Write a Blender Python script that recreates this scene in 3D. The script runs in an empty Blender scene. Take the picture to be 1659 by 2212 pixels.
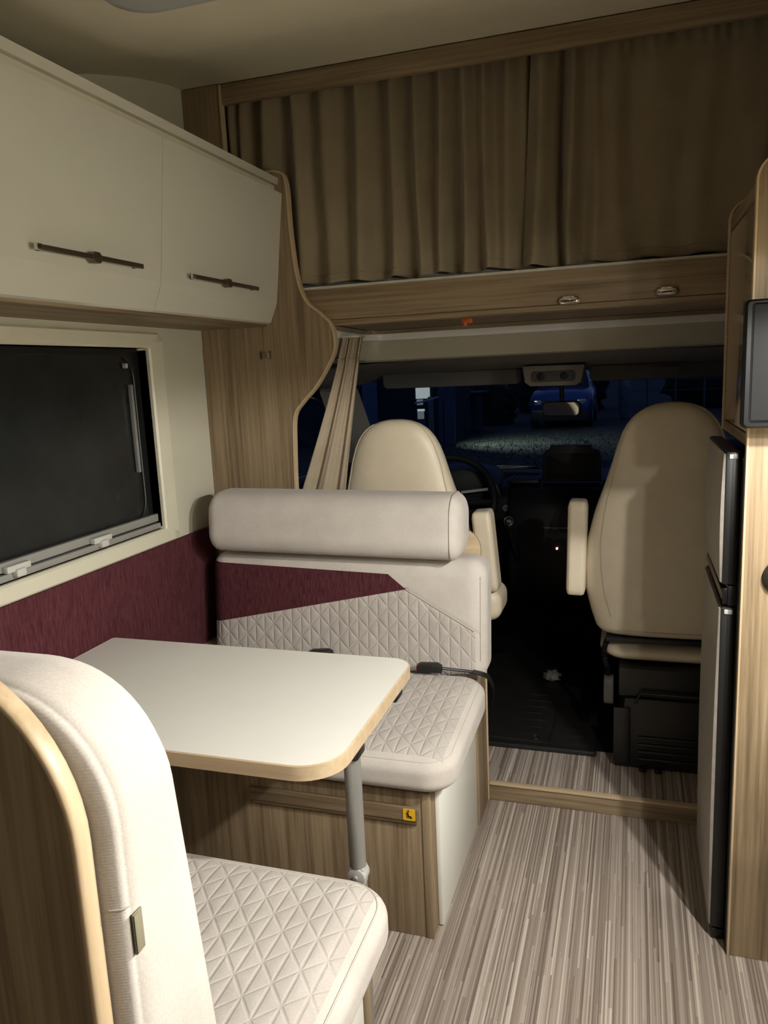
import bpy, bmesh, math, random
import numpy as np
from mathutils import Matrix, Vector

random.seed(4)
SC = bpy.context.scene
COL = SC.collection
# ------------------------------------------------------------------ camera
cam_d = bpy.data.cameras.new('camera')
cam = bpy.data.objects.new('camera', cam_d)
COL.objects.link(cam)
SC.camera = cam
YAW, PITCH, ROLL, FPX = math.radians(18.058), math.radians(-10.222), math.radians(-2.584), 1670.06
EYE = Vector((0, 0, 1.32))
fw = Vector((-math.sin(YAW) * math.cos(PITCH), math.cos(YAW) * math.cos(PITCH), math.sin(PITCH)))
r0 = Vector((math.cos(YAW), math.sin(YAW), 0))
u0 = r0.cross(fw)
rt = math.cos(ROLL) * r0 + math.sin(ROLL) * u0
up = -math.sin(ROLL) * r0 + math.cos(ROLL) * u0
cam.matrix_world = Matrix(((rt.x, up.x, -fw.x, EYE.x), (rt.y, up.y, -fw.y, EYE.y), (rt.z, up.z, -fw.z, EYE.z), (0, 0, 0, 1)))
cam_d.sensor_fit = 'VERTICAL'
cam_d.sensor_height = 36
cam_d.lens = FPX / 2212 * 36
cam_d.clip_start = 0.02
cam_d.clip_end = 300
# ------------------------------------------------------------------ world, exposure
W = bpy.data.worlds.new('night')
SC.world = W
W.use_nodes = True
W.node_tree.nodes['Background'].inputs[0].default_value = (0.10, 0.165, 0.44, 1)
W.node_tree.nodes['Background'].inputs[1].default_value = 0.20
vs = SC.view_settings
vs.view_transform = 'Standard'
vs.look = 'None'
vs.gamma = 1
vs.use_curve_mapping = False
vs.exposure = 0.22
SPOT_W = 2.6
DOWN_W = 17.0
BEAM_W = 3.5
FILL_W = 0.5
WARM = (1.0, 0.975, 0.915)


def area_light(name, loc, size, power, color=WARM, rot=(0, 0, 0), spread=180, parent=None):
    d = bpy.data.lights.new(name, 'AREA')
    d.shape = 'DISK'
    d.size = size
    d.energy = power
    d.color = color
    d.spread = math.radians(spread)
    o = bpy.data.objects.new(name, d)
    COL.objects.link(o)
    o.location = loc
    o.rotation_euler = rot
    if parent:
        o.parent = parent
    return o


def bulb_light(name, loc, radius, power, color=WARM, parent=None):
    d = bpy.data.lights.new(name, 'POINT')
    d.shadow_soft_size = radius
    d.energy = power
    d.color = color
    o = bpy.data.objects.new(name, d)
    COL.objects.link(o)
    o.location = loc
    o.parent = parent
    return o


def down_light(name, loc, radius, power, color=WARM, parent=None):
    d = bpy.data.lights.new(name, 'SPOT')
    d.shadow_soft_size = radius
    d.energy = power
    d.color = color
    d.spot_size = math.radians(176)
    d.spot_blend = 0.12
    o = bpy.data.objects.new(name, d)
    COL.objects.link(o)
    o.location = loc
    o.parent = parent
    return o


# ------------------------------------------------------------------ materials
MATS = {}


def nt(name):
    m = bpy.data.materials.new(name)
    m.use_nodes = True
    t = m.node_tree
    return m, t, t.nodes['Principled BSDF']


def N(t, kind, **kw):
    n = t.nodes.new(kind)
    for k, v in kw.items():
        setattr(n, k, v)
    return n


def math_n(t, op, a, b=None, c=None):
    n = N(t, 'ShaderNodeMath', operation=op)
    for i, v in enumerate((a, b, c)):
        if v is None:
            continue
        if isinstance(v, (int, float)):
            n.inputs[i].default_value = v
        else:
            t.links.new(v, n.inputs[i])
    return n.outputs[0]


def ramp(t, fac, stops):
    r = N(t, 'ShaderNodeValToRGB')
    e = r.color_ramp.elements
    while len(e) < len(stops):
        e.new(0.5)
    for i, (p, c) in enumerate(stops):
        e[i].position = p
        e[i].color = (*c, 1)
    t.links.new(fac, r.inputs[0])
    return r.outputs[0]


def coords(t, scale=(1, 1, 1), kind='Object', loc=(0, 0, 0)):
    tc = N(t, 'ShaderNodeTexCoord')
    mp = N(t, 'ShaderNodeMapping')
    mp.inputs['Scale'].default_value = scale
    mp.inputs['Location'].default_value = loc
    t.links.new(tc.outputs[kind], mp.inputs[0])
    return mp.outputs[0]


def noise(t, vec, scale, detail=4, rough=0.6, dist=0.0):
    n = N(t, 'ShaderNodeTexNoise')
    n.inputs['Scale'].default_value = scale
    n.inputs['Detail'].default_value = detail
    n.inputs['Roughness'].default_value = rough
    n.inputs['Distortion'].default_value = dist
    t.links.new(vec, n.inputs['Vector'])
    return n.outputs[0]


def bump(t, b, height, strength, dist, normal=None):
    n = N(t, 'ShaderNodeBump')
    n.inputs['Strength'].default_value = strength
    n.inputs['Distance'].default_value = dist
    t.links.new(height, n.inputs['Height'])
    if normal:
        t.links.new(normal, n.inputs['Normal'])
    t.links.new(n.outputs[0], b.inputs['Normal'])
    return n.outputs[0]


def plain(name, col, rough=0.5, metal=0.0, coat=0.0, spec=0.5, var=0.04, emit=None, estr=0, vscale=12):
    m, t, b = nt(name)
    v = coords(t)
    nz = noise(t, v, vscale, 3)
    lo = tuple(c * (1 - var) for c in col)
    hi = tuple(min(1, c * (1 + var)) for c in col)
    t.links.new(ramp(t, nz, [(0.3, lo), (0.7, hi)]), b.inputs['Base Color'])
    b.inputs['Roughness'].default_value = rough
    b.inputs['Metallic'].default_value = metal
    b.inputs['Coat Weight'].default_value = coat
    b.inputs['Coat Roughness'].default_value = 0.08
    b.inputs['Specular IOR Level'].default_value = spec
    if emit:
        b.inputs['Emission Color'].default_value = (*emit, 1)
        b.inputs['Emission Strength'].default_value = estr
    MATS[name] = m
    return m


def wood(name, axis, dark, mid, light, rough=0.5, k=1.0):
    m, t, b = nt(name)
    s = [95 * k, 95 * k, 95 * k]
    s['xyz'.index(axis)] = 2.2
    v = coords(t, s)
    fine = noise(t, v, 1.0, 5, 0.65, 0.15)
    s2 = [16 * k, 16 * k, 16 * k]
    s2['xyz'.index(axis)] = 0.9
    v2 = coords(t, s2, loc=(3, 1, 2))
    broad = noise(t, v2, 1.0, 3, 0.5, 0.8)
    mixf = math_n(t, 'ADD', math_n(t, 'MULTIPLY', fine, 0.62), math_n(t, 'MULTIPLY', broad, 0.38))
    t.links.new(ramp(t, mixf, [(0.39, dark), (0.5, mid), (0.62, light)]), b.inputs['Base Color'])
    b.inputs['Roughness'].default_value = rough
    b.inputs['Specular IOR Level'].default_value = 0.35
    bump(t, b, fine, 0.15, 0.001)
    MATS[name] = m
    return m


WD, WM, WL = (0.150, 0.105, 0.060), (0.242, 0.176, 0.105), (0.325, 0.246, 0.155)
for ax in 'xyz':
    wood('wood_' + ax, ax, WD, WM, WL)
wood('edge_band', 'z', (0.42, 0.31, 0.19), (0.50, 0.375, 0.24), (0.56, 0.43, 0.285), 0.4, 0.5)
wood('edge_band_x', 'x', (0.43, 0.32, 0.20), (0.50, 0.38, 0.245), (0.56, 0.435, 0.29), 0.4, 0.5)

# striped vinyl floor
m, t, b = nt('striped_vinyl')
tc = N(t, 'ShaderNodeTexCoord')
sp = N(t, 'ShaderNodeSeparateXYZ')
t.links.new(tc.outputs['Object'], sp.inputs[0])


def stripe(w, seglen, seed):
    idx = math_n(t, 'FLOOR', math_n(t, 'DIVIDE', math_n(t, 'ADD', sp.outputs[0], seed), w))
    wn = N(t, 'ShaderNodeTexWhiteNoise', noise_dimensions='1D')
    t.links.new(idx, wn.inputs['W'])
    seg = math_n(t, 'FLOOR', math_n(t, 'ADD', math_n(t, 'DIVIDE', sp.outputs[1], seglen), math_n(t, 'MULTIPLY', wn.outputs[0], 17.0)))
    cb = N(t, 'ShaderNodeCombineXYZ')
    t.links.new(idx, cb.inputs[0])
    t.links.new(seg, cb.inputs[1])
    w2 = N(t, 'ShaderNodeTexWhiteNoise', noise_dimensions='2D')
    t.links.new(cb.outputs[0], w2.inputs['Vector'])
    return w2.outputs['Value']


a1 = stripe(0.0037, 0.9, 3.1)
a2 = stripe(0.0071, 1.6, 7.7)
a3 = stripe(0.0019, 0.6, 1.3)
f = math_n(t, 'ADD', math_n(t, 'ADD', math_n(t, 'MULTIPLY', a1, 0.5), math_n(t, 'MULTIPLY', a2, 0.25)), math_n(t, 'MULTIPLY', a3, 0.25))
t.links.new(ramp(t, f, [(0.18, (0.140, 0.110, 0.088)), (0.42, (0.245, 0.200, 0.167)), (0.62, (0.335, 0.282, 0.240)), (0.85, (0.52, 0.46, 0.40))]), b.inputs['Base Color'])
b.inputs['Roughness'].default_value = 0.42
b.inputs['Specular IOR Level'].default_value = 0.3
bump(t, b, f, 0.1, 0.0006)
MATS['striped_vinyl'] = m


def fabric(name, lo, hi, wscale=520, bstr=0.2, quilt=False, streak=False, s=0.030, bb=0.066):
    m, t, b = nt(name)
    v = coords(t)
    w1 = N(t, 'ShaderNodeTexWave', bands_direction='Z')
    w1.inputs['Scale'].default_value = wscale / 4.6
    w1.inputs['Distortion'].default_value = 0.8
    w1.inputs['Detail'].default_value = 2
    t.links.new(v, w1.inputs['Vector'])
    nz = noise(t, v, 420, 2)
    hgt = math_n(t, 'ADD', math_n(t, 'MULTIPLY', w1.outputs[1], 0.5), nz)
    if streak:
        cv = noise(t, coords(t, (230, 230, 26)), 1.0, 4, 0.7)
        cf = math_n(t, 'ADD', math_n(t, 'MULTIPLY', cv, 0.8), math_n(t, 'MULTIPLY', nz, 0.2))
    else:
        cf = math_n(t, 'ADD', math_n(t, 'MULTIPLY', noise(t, v, 9, 3), 0.5), math_n(t, 'MULTIPLY', nz, 0.5))
    t.links.new(ramp(t, cf, [(0.36, lo), (0.64, hi)]), b.inputs['Base Color'])
    b.inputs['Roughness'].default_value = 0.9
    b.inputs['Sheen Weight'].default_value = 0.0 if streak else 0.15
    b.inputs['Specular IOR Level'].default_value = 0.15
    if quilt:
        uvn = N(t, 'ShaderNodeTexCoord')
        sx = N(t, 'ShaderNodeSeparateXYZ')
        t.links.new(uvn.outputs['UV'], sx.inputs[0])
        U, V = sx.outputs[0], sx.outputs[1]
        un = math_n(t, 'DIVIDE', U, s)
        vn = math_n(t, 'DIVIDE', V, bb)
        ca = 1 / math.sqrt(1 + (bb / (2 * s)) ** 2)

        def tri(x, k):
            fr = math_n(t, 'FRACT', math_n(t, 'ADD', x, 0.5))
            return math_n(t, 'MULTIPLY', math_n(t, 'ABSOLUTE', math_n(t, 'SUBTRACT', fr, 0.5)), k)
        d1 = tri(un, s)
        half = math_n(t, 'MULTIPLY', un, 0.5)
        d2 = tri(math_n(t, 'ADD', vn, half), bb * ca)
        d3 = tri(math_n(t, 'SUBTRACT', vn, half), bb * ca)
        dd = math_n(t, 'MINIMUM', d1, math_n(t, 'MINIMUM', d2, math_n(t, 'ADD', d3, 0.0007)))
        mr = N(t, 'ShaderNodeMapRange', interpolation_type='SMOOTHSTEP')
        mr.inputs['From Min'].default_value = 0.0004
        mr.inputs['From Max'].default_value = 0.0042
        t.links.new(dd, mr.inputs['Value'])
        n0 = bump(t, b, mr.outputs[0], 0.65, 0.0016)
        bump(t, b, hgt, bstr, 0.0006, n0)
    else:
        bump(t, b, hgt, bstr, 0.0006)
    MATS[name] = m
    return m


CLO, CHI = (0.48, 0.435, 0.395), (0.585, 0.54, 0.50)
fabric('cushion_fabric', CLO, CHI)
fabric('quilted_fabric', (0.405, 0.368, 0.338), (0.505, 0.465, 0.432), quilt=True)
fabric('burgundy_fabric', (0.048, 0.011, 0.016), (0.115, 0.036, 0.043), streak=True, bstr=0.5)
fabric('curtain_fabric', (0.215, 0.175, 0.112), (0.27, 0.222, 0.145), bstr=0.15)
fabric('side_curtain_fabric', (0.34, 0.275, 0.195), (0.41, 0.34, 0.25), bstr=0.15)
plain('leather', (0.67, 0.585, 0.44), 0.45, var=0.05)
plain('leather_seam', (0.55, 0.475, 0.35), 0.5)
plain('seam_thread', (0.48, 0.44, 0.39), 0.8)
plain('header_cream', (0.44, 0.405, 0.30), 0.45, var=0.02)
plain('strip_white', (0.78, 0.77, 0.72), 0.3, var=0.01)
plain('cream_wall', (0.54, 0.515, 0.415), 0.55, var=0.02)
plain('cream_frame', (0.62, 0.59, 0.47), 0.4, var=0.02)
plain('ceiling_cream', (0.61, 0.565, 0.44), 0.7, var=0.02)
plain('gloss_white', (0.57, 0.555, 0.48), 0.22, coat=0.3, var=0.01)
plain('white_panel', (0.80, 0.80, 0.74), 0.3, coat=0.2, var=0.015)
plain('table_white', (0.80, 0.79, 0.74), 0.35, var=0.01)
plain('trim_white', (0.62, 0.60, 0.52), 0.3, var=0.01)
plain('gloss_taupe', (0.33, 0.275, 0.20), 0.09, coat=0.7, var=0.02)
plain('fridge_grey', (0.33, 0.305, 0.265), 0.42, var=0.1, vscale=40)
plain('black_plastic', (0.007, 0.007, 0.007), 0.45, var=0.1)
plain('black_gloss', (0.006, 0.006, 0.007), 0.3, var=0.1, spec=0.3)
plain('screen_grey', (0.010, 0.0105, 0.011), 0.5, var=0.05, spec=0.08)
plain('dark_glass', (0.016, 0.017, 0.016), 0.25, var=0.15, spec=0.3)
plain('rubber', (0.011, 0.0105, 0.0095), 0.5, var=0.2)
plain('dash_plastic', (0.005, 0.005, 0.006), 0.5, var=0.1, spec=0.3)
plain('pedestal_plastic', (0.011, 0.0105, 0.010), 0.42, var=0.1)
plain('headliner', (0.23, 0.212, 0.182), 0.85, var=0.06)
plain('headliner_dark', (0.085, 0.080, 0.072), 0.8, var=0.06)
plain('chrome', (0.72, 0.70, 0.66), 0.14, metal=1.0)
plain('bronze', (0.17, 0.135, 0.10), 0.3, metal=0.8)
plain('aluminium', (0.36, 0.355, 0.34), 0.42, metal=0.55)
plain('grey_plastic', (0.42, 0.42, 0.40), 0.4)
plain('rail_grey', (0.27, 0.265, 0.245), 0.4)
plain('light_plastic', (0.52, 0.51, 0.475), 0.35)
plain('orange_plastic', (0.48, 0.10, 0.02), 0.45)
plain('red_button', (0.30, 0.02, 0.012), 0.4)
plain('yellow_sticker', (0.80, 0.47, 0.02), 0.5, var=0.01)
plain('mirror', (0.85, 0.85, 0.85), 0.02, metal=1.0, var=0.0)
plain('paper', (0.6, 0.62, 0.66), 0.7)
plain('lamp_grey', (0.36, 0.37, 0.36), 0.45)
plain('led_red', (0.6, 0.05, 0.03), 0.4, emit=(1, 0.45, 0.35), estr=2.5)
plain('taupe_tag', (0.20, 0.18, 0.125), 0.8)
plain('asphalt_grass', (0.055, 0.062, 0.040), 0.95, var=0.7, vscale=5)
plain('house_wall', (0.10, 0.12, 0.17), 0.8, var=0.15, vscale=4)
plain('house_dark', (0.03, 0.034, 0.045), 0.8, var=0.3)
plain('car_blue', (0.015, 0.05, 0.23), 0.2, coat=1.0, var=0.05)
plain('car_glass', (0.02, 0.022, 0.03), 0.08)
plain('concrete', (0.22, 0.22, 0.22), 0.85, var=0.2)
plain('lit_pane', (0.6, 0.6, 0.55), 0.6, emit=(0.80, 0.90, 0.88), estr=0.30)
plain('lit_edge_blue', (0.16, 0.20, 0.27), 0.8, var=0.1)  # lighter blue paints in the lit edge of the house wall
plain('lit_pane_dim', (0.3, 0.3, 0.3), 0.6, emit=(0.75, 0.88, 0.95), estr=0.10)
plain('spot_glow', (0.9, 0.9, 0.85), 0.4, emit=(1.0, 0.88, 0.7), estr=6)
plain('tree_dark', (0.025, 0.032, 0.02), 0.9, var=0.4)

m, t, b = nt('clear_glass')
out = t.nodes['Material Output']
tr = N(t, 'ShaderNodeBsdfTransparent')
tr.inputs[0].default_value = (0.92, 0.95, 0.97, 1)
gl = N(t, 'ShaderNodeBsdfGlossy')
gl.inputs['Roughness'].default_value = 0.02
mx = N(t, 'ShaderNodeMixShader')
mx.inputs[0].default_value = 0.035
t.links.new(tr.outputs[0], mx.inputs[1])
t.links.new(gl.outputs[0], mx.inputs[2])
t.links.new(mx.outputs[0], out.inputs['Surface'])
MATS['clear_glass'] = m


# ------------------------------------------------------------------ builders
def origin_of(o):
    v = Vector((0, 0, 0))
    while o is not None:
        v += o.location
        o = o.parent
    return v


def tag(o, label=None, cat=None, group=None, kind=None):
    if label:
        o['label'] = label
    if cat:
        o['category'] = cat
    if group:
        o['group'] = group
    if kind:
        o['kind'] = kind
    return o


def thing(name, label, cat, loc, group=None, kind=None):
    o = bpy.data.objects.new(name, None)
    COL.objects.link(o)
    o.location = loc
    o.empty_display_size = 0.05
    return tag(o, label, cat, group, kind)


def link(name, me, mat, parent=None, smooth=False, origin=None):
    """mesh is in world coordinates; re-origin and link"""
    if parent is None:
        if origin is None:
            co = np.empty(len(me.vertices) * 3)
            me.vertices.foreach_get('co', co)
            co = co.reshape(-1, 3)
            origin = Vector(((co[:, 0].min() + co[:, 0].max()) / 2, (co[:, 1].min() + co[:, 1].max()) / 2, co[:, 2].min()))
        loc = Vector(origin)
        off = loc
    else:
        loc = Vector((0, 0, 0))
        off = origin_of(parent)
    me.transform(Matrix.Translation(-off))
    o = bpy.data.objects.new(name, me)
    COL.objects.link(o)
    o.location = loc
    o.parent = parent
    if mat:
        me.materials.append(MATS[mat])
    if smooth:
        me.polygons.foreach_set('use_smooth', [True] * len(me.polygons))
        if smooth == 'angle':
            try:
                me.set_sharp_from_angle(angle=math.radians(40))
            except Exception:
                pass
    me.update()
    return o


def from_bm(name, bm, mat, parent=None, smooth=False):
    bmesh.ops.recalc_face_normals(bm, faces=bm.faces)
    me = bpy.data.meshes.new(name)
    bm.to_mesh(me)
    bm.free()
    return link(name, me, mat, parent, smooth)


def bm_box(bm, x0, x1, y0, y1, z0, z1, bev=0.0, seg=2, M=None):
    r = bmesh.ops.create_cube(bm, size=1)
    vs_ = r['verts']
    for v in vs_:
        v.co = Vector(((x0 + x1) / 2 + v.co.x * (x1 - x0), (y0 + y1) / 2 + v.co.y * (y1 - y0), (z0 + z1) / 2 + v.co.z * (z1 - z0)))
    if bev > 0:
        es = set()
        for v in vs_:
            es.update(v.link_edges)
        rr = bmesh.ops.bevel(bm, geom=list(es), offset=bev, segments=seg, affect='EDGES', profile=0.5, clamp_overlap=True)
        vs_ = rr['verts']
    if M is not None:
        bmesh.ops.transform(bm, matrix=M, verts=list(set(vs_)))
    return vs_


def box(name, x0, x1, y0, y1, z0, z1, mat, parent=None, bev=0.0015, seg=2, M=None):
    bm = bmesh.new()
    bm_box(bm, x0, x1, y0, y1, z0, z1, bev, seg, M)
    return from_bm(name, bm, mat, parent, 'angle' if bev else False)


def rot_about(p, axis, deg):
    p = Vector(p)
    return Matrix.Translation(p) @ Matrix.Rotation(math.radians(deg), 4, axis) @ Matrix.Translation(-p)


def prism(name, pts, plane, a0, a1, mat, parent=None, bev=0.0, seg=2, smooth='angle', M=None):
    """closed 2D outline extruded along the axis missing in `plane` ('xz','yz','xy')"""
    bm = bmesh.new()
    ax = ({'x', 'y', 'z'} - set(plane)).pop()

    def mk(p, a):
        d = {plane[0]: p[0], plane[1]: p[1], ax: a}
        return bm.verts.new((d['x'], d['y'], d['z']))
    A = [mk(p, a0) for p in pts]
    B = [mk(p, a1) for p in pts]
    n = len(pts)
    fa = bm.faces.new(A)
    fb = bm.faces.new(B[::-1])
    for i in range(n):
        bm.faces.new((A[i], A[(i + 1) % n], B[(i + 1) % n], B[i]))
    bmesh.ops.recalc_face_normals(bm, faces=bm.faces)
    if bev:
        es = list(fa.edges) + list(fb.edges)
        bmesh.ops.bevel(bm, geom=es, offset=bev, segments=seg, affect='EDGES', profile=0.5, clamp_overlap=True)
    if M is not None:
        bmesh.ops.transform(bm, matrix=M, verts=bm.verts)
    return from_bm(name, bm, mat, parent, smooth)


def smooth_path(pts, n=6, closed=False):
    """Catmull-Rom through points (any dimension)"""
    P = [np.array(p, float) for p in pts]
    out = []
    L = len(P)
    rng = range(L) if closed else range(L - 1)
    for i in rng:
        p0 = P[(i - 1) % L] if (closed or i > 0) else 2 * P[0] - P[1]
        p1 = P[i]
        p2 = P[(i + 1) % L]
        p3 = P[(i + 2) % L] if (closed or i + 2 < L) else 2 * P[-1] - P[-2]
        for k in range(n):
            s = k / n
            out.append(0.5 * (2 * p1 + (p2 - p0) * s + (2 * p0 - 5 * p1 + 4 * p2 - p3) * s * s + (3 * p1 - p0 - 3 * p2 + p3) * s ** 3))
    if not closed:
        out.append(P[-1])
    return [tuple(o) for o in out]


def tube(name, pts, r, mat, parent=None, seg=10, closed=False, rfun=None, build=True, bm=None):
    own = bm is None
    if own:
        bm = bmesh.new()
    P = [Vector(p) for p in pts]
    n = len(P)
    rings = []
    ref = None
    for i in range(n):
        if closed:
            tg = (P[(i + 1) % n] - P[i - 1]).normalized()
        else:
            tg = (P[min(i + 1, n - 1)] - P[max(i - 1, 0)]).normalized()
        if ref is None:
            ref = Vector((0, 0, 1)) if abs(tg.z) < 0.9 else Vector((1, 0, 0))
        a = (ref - tg * ref.dot(tg)).normalized()
        ref = a
        c = tg.cross(a)
        rr = rfun(i / max(1, n - 1)) if rfun else r
        rings.append([bm.verts.new(P[i] + (a * math.cos(2 * math.pi * k / seg) + c * math.sin(2 * math.pi * k / seg)) * rr) for k in range(seg)])
    for i in range(n if closed else n - 1):
        A, B = rings[i], rings[(i + 1) % n]
        for k in range(seg):
            bm.faces.new((A[k], A[(k + 1) % seg], B[(k + 1) % seg], B[k]))
    if not closed:
        bm.faces.new(rings[0][::-1])
        bm.faces.new(rings[-1])
    if own and build:
        return from_bm(name, bm, mat, parent, 'angle')
    return bm


def loft(name, rings, mat, parent=None, cap=True, smooth=True, closed_ring=True):
    bm = bmesh.new()
    R = [[bm.verts.new(p) for p in r] for r in rings]
    n = len(R[0])
    for A, B in zip(R[:-1], R[1:]):
        for k in range(n if closed_ring else n - 1):
            bm.faces.new((A[k], A[(k + 1) % n], B[(k + 1) % n], B[k]))
    if cap and closed_ring:
        bm.faces.new(R[0][::-1])
        bm.faces.new(R[-1])
    return from_bm(name, bm, mat, parent, smooth)


def cyl(name, c, r, h, axis, mat, parent=None, seg=24, bev=0.0):
    bm = bmesh.new()
    bmesh.ops.create_cone(bm, cap_ends=True, segments=seg, radius1=r, radius2=r, depth=h)
    if bev:
        es = [e for e in bm.edges if any(len(f_.verts) > 4 for f_ in e.link_faces)]
        bmesh.ops.bevel(bm, geom=es, offset=bev, segments=2, affect='EDGES', profile=0.5)
    R = {'z': Matrix.Identity(4), 'x': Matrix.Rotation(math.pi / 2, 4, 'Y'), 'y': Matrix.Rotation(math.pi / 2, 4, 'X')}[axis]
    bmesh.ops.transform(bm, matrix=Matrix.Translation(Vector(c)) @ R, verts=bm.verts)
    return from_bm(name, bm, mat, parent, 'angle')


def torus(name, c, R_, r, mat, parent=None, M=None, seg=40):
    pts = [(R_ * math.cos(2 * math.pi * i / seg), R_ * math.sin(2 * math.pi * i / seg), 0) for i in range(seg)]
    M = (Matrix.Translation(Vector(c)) @ (M or Matrix.Identity(4)))
    return tube(name, [M @ Vector(p) for p in pts], r, mat, parent, 10, True)


def round_rect(x0, x1, z0, z1, r, n=6):
    if isinstance(r, (int, float)):
        r = (r, r, r, r)          # bl, br, tr, tl
    out = []
    for (cx, cz, a0, rr) in ((x0 + r[0], z0 + r[0], 180, r[0]), (x1 - r[1], z0 + r[1], 270, r[1]), (x1 - r[2], z1 - r[2], 0, r[2]), (x0 + r[3], z1 - r[3], 90, r[3])):
        if rr <= 0:
            out.append((cx, cz))
            continue
        for k in range(n + 1):
            a = math.radians(a0 + 90 * k / n)
            out.append((cx + rr * math.cos(a), cz + rr * math.sin(a)))
    return out


def cushion_mesh(b0, b1, rad, cell, warp=None, uv=None, puff=None):
    """rounded (ellipsoid-edged) box as dense grid. b0,b1 corners; rad 3 edge radii; cell size per axis.
    warp(P)->P on numpy; uv = two axis letters; puff(P0) -> displacement vector array (given flat box coords)"""
    b0, b1, rad = np.array(b0, float), np.array(b1, float), np.array(rad, float)
    n = [max(2, int(round((b1[i] - b0[i]) / cell[i]))) for i in range(3)]
    idx = {}
    keys = []

    def vid(i, j, k):
        q = (i, j, k)
        if q not in idx:
            idx[q] = len(keys)
            keys.append(q)
        return idx[q]
    faces = []
    for ax in range(3):
        u, v = [(1, 2), (2, 0), (0, 1)][ax]
        for side in (0, n[ax]):
            for a in range(n[u]):
                for c in range(n[v]):
                    quad = []
                    for da, dc in ((0, 0), (1, 0), (1, 1), (0, 1)):
                        p = [0, 0, 0]
                        p[ax] = side
                        p[u] = a + da
                        p[v] = c + dc
                        quad.append(vid(*p))
                    faces.append(quad if side else quad[::-1])
    K = np.array(keys, float)
    P0 = b0 + K / np.array(n) * (b1 - b0)
    Q = np.clip(P0, b0 + rad, b1 - rad)
    D = (P0 - Q) / rad
    L = np.linalg.norm(D, axis=1, keepdims=True)
    # spread the clamped shell evenly round the rounded edge
    Dm = np.max(np.abs(D), axis=1, keepdims=True)
    Ln = np.where(L > 1e-9, L, 1)
    P = Q + D / Ln * np.where(L > 1e-9, Dm, 0) * rad
    if puff is not None:
        P = P + puff(P0)
    UV = None
    if uv:
        UV = P[:, ['xyz'.index(uv[0]), 'xyz'.index(uv[1])]].copy()
    if warp is not None:
        P = warp(P)
    return P, faces, UV


def mesh_from(name, P, faces, UV, mat, parent=None):
    me = bpy.data.meshes.new(name)
    me.from_pydata([tuple(p) for p in P], [], faces)
    if UV is not None:
        l = me.uv_layers.new(name='UVMap')
        li = np.empty(len(me.loops), dtype=np.int32)
        me.loops.foreach_get('vertex_index', li)
        l.data.foreach_set('uv', UV[li].astype(np.float32).ravel())
    return link(name, me, mat, parent, True)


def quilt_h(u, v, s=0.030, bb=0.066):
    def tri(x, k):
        return np.abs(((x + 0.5) % 1) - 0.5) * k
    ca = 1 / math.sqrt(1 + (bb / (2 * s)) ** 2)
    return np.minimum(tri(u / s, s), np.minimum(tri(v / bb + u / (2 * s), bb * ca), tri(v / bb - u / (2 * s), bb * ca)))


# ================================================================== SETTING
WX = -1.294          # left wall
RX = 0.68            # right wall
YP = 2.20            # aft face of the alcove partition


def struct(o):
    o['kind'] = 'structure'
    return o


struct(box('floor', WX - 0.02, RX + 0.02, -1.3, 2.19, -0.03, 0.0, 'striped_vinyl', bev=0))
# step into the cab
stp = struct(thing('trim_1', 'low wooden step riser with a pale nosing between living floor and cab', None, (-0.1, 2.2, 0)))
box('riser', -0.409, 0.66, 2.185, 2.20, 0.001, 0.052, 'wood_x', stp, 0.001)
box('nosing', -0.409, 0.66, 2.180, 2.20, 0.0525, 0.060, 'edge_band_x', stp, 0.0015)
struct(box('floor_cab', WX, RX, 2.2005, 3.9, 0.0, 0.057, 'striped_vinyl', bev=0))

# left wall with window hole
win_y0, win_y1, win_z0, win_z1 = 0.82, 1.895, 0.905, 1.416
bm = bmesh.new()
bm_box(bm, WX - 0.03, WX, -1.3, 3.0, 0.0, win_z0)
bm_box(bm, WX - 0.03, WX, -1.3, 2.2, win_z1, 2.3)
bm_box(bm, WX - 0.03, WX, 2.2, 3.25, 1.42, 2.3)
bm_box(bm, WX - 0.03, WX, -1.3, win_y0, win_z0, win_z1)
bm_box(bm, WX - 0.03, WX, win_y1, 2.2, win_z0, win_z1)
struct(from_bm('wall_left', bm, 'cream_wall'))
struct(box('wall_right', RX, RX + 0.03, -1.3, 2.2, -0.02, 2.3, 'cream_wall', bev=0))
struct(box('wall_back', WX, RX, -1.33, -1.3, -0.02, 2.3, 'wood_z', bev=0))
# ceiling: low over the dinette, rising in a sweep to the alcove
prof = smooth_path([(-1.3, 1.985), (0.2, 1.985), (1.15, 1.985), (1.45, 2.003), (1.678, 2.052), (1.785, 2.084), (1.943, 2.127), (2.077, 2.156), (2.2, 2.174), (2.5, 2.19), (3.2, 2.19)], 5)
cp = prof + [(y, z + 0.03) for y, z in prof[::-1]]
struct(prism('ceiling', cp, 'yz', WX, RX, 'ceiling_cream'))

# window of the dinette
w1 = struct(thing('window_1', 'dark dinette window in a rounded cream frame above burgundy upholstery', None, (WX, 1.4, 0.9)))


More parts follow.
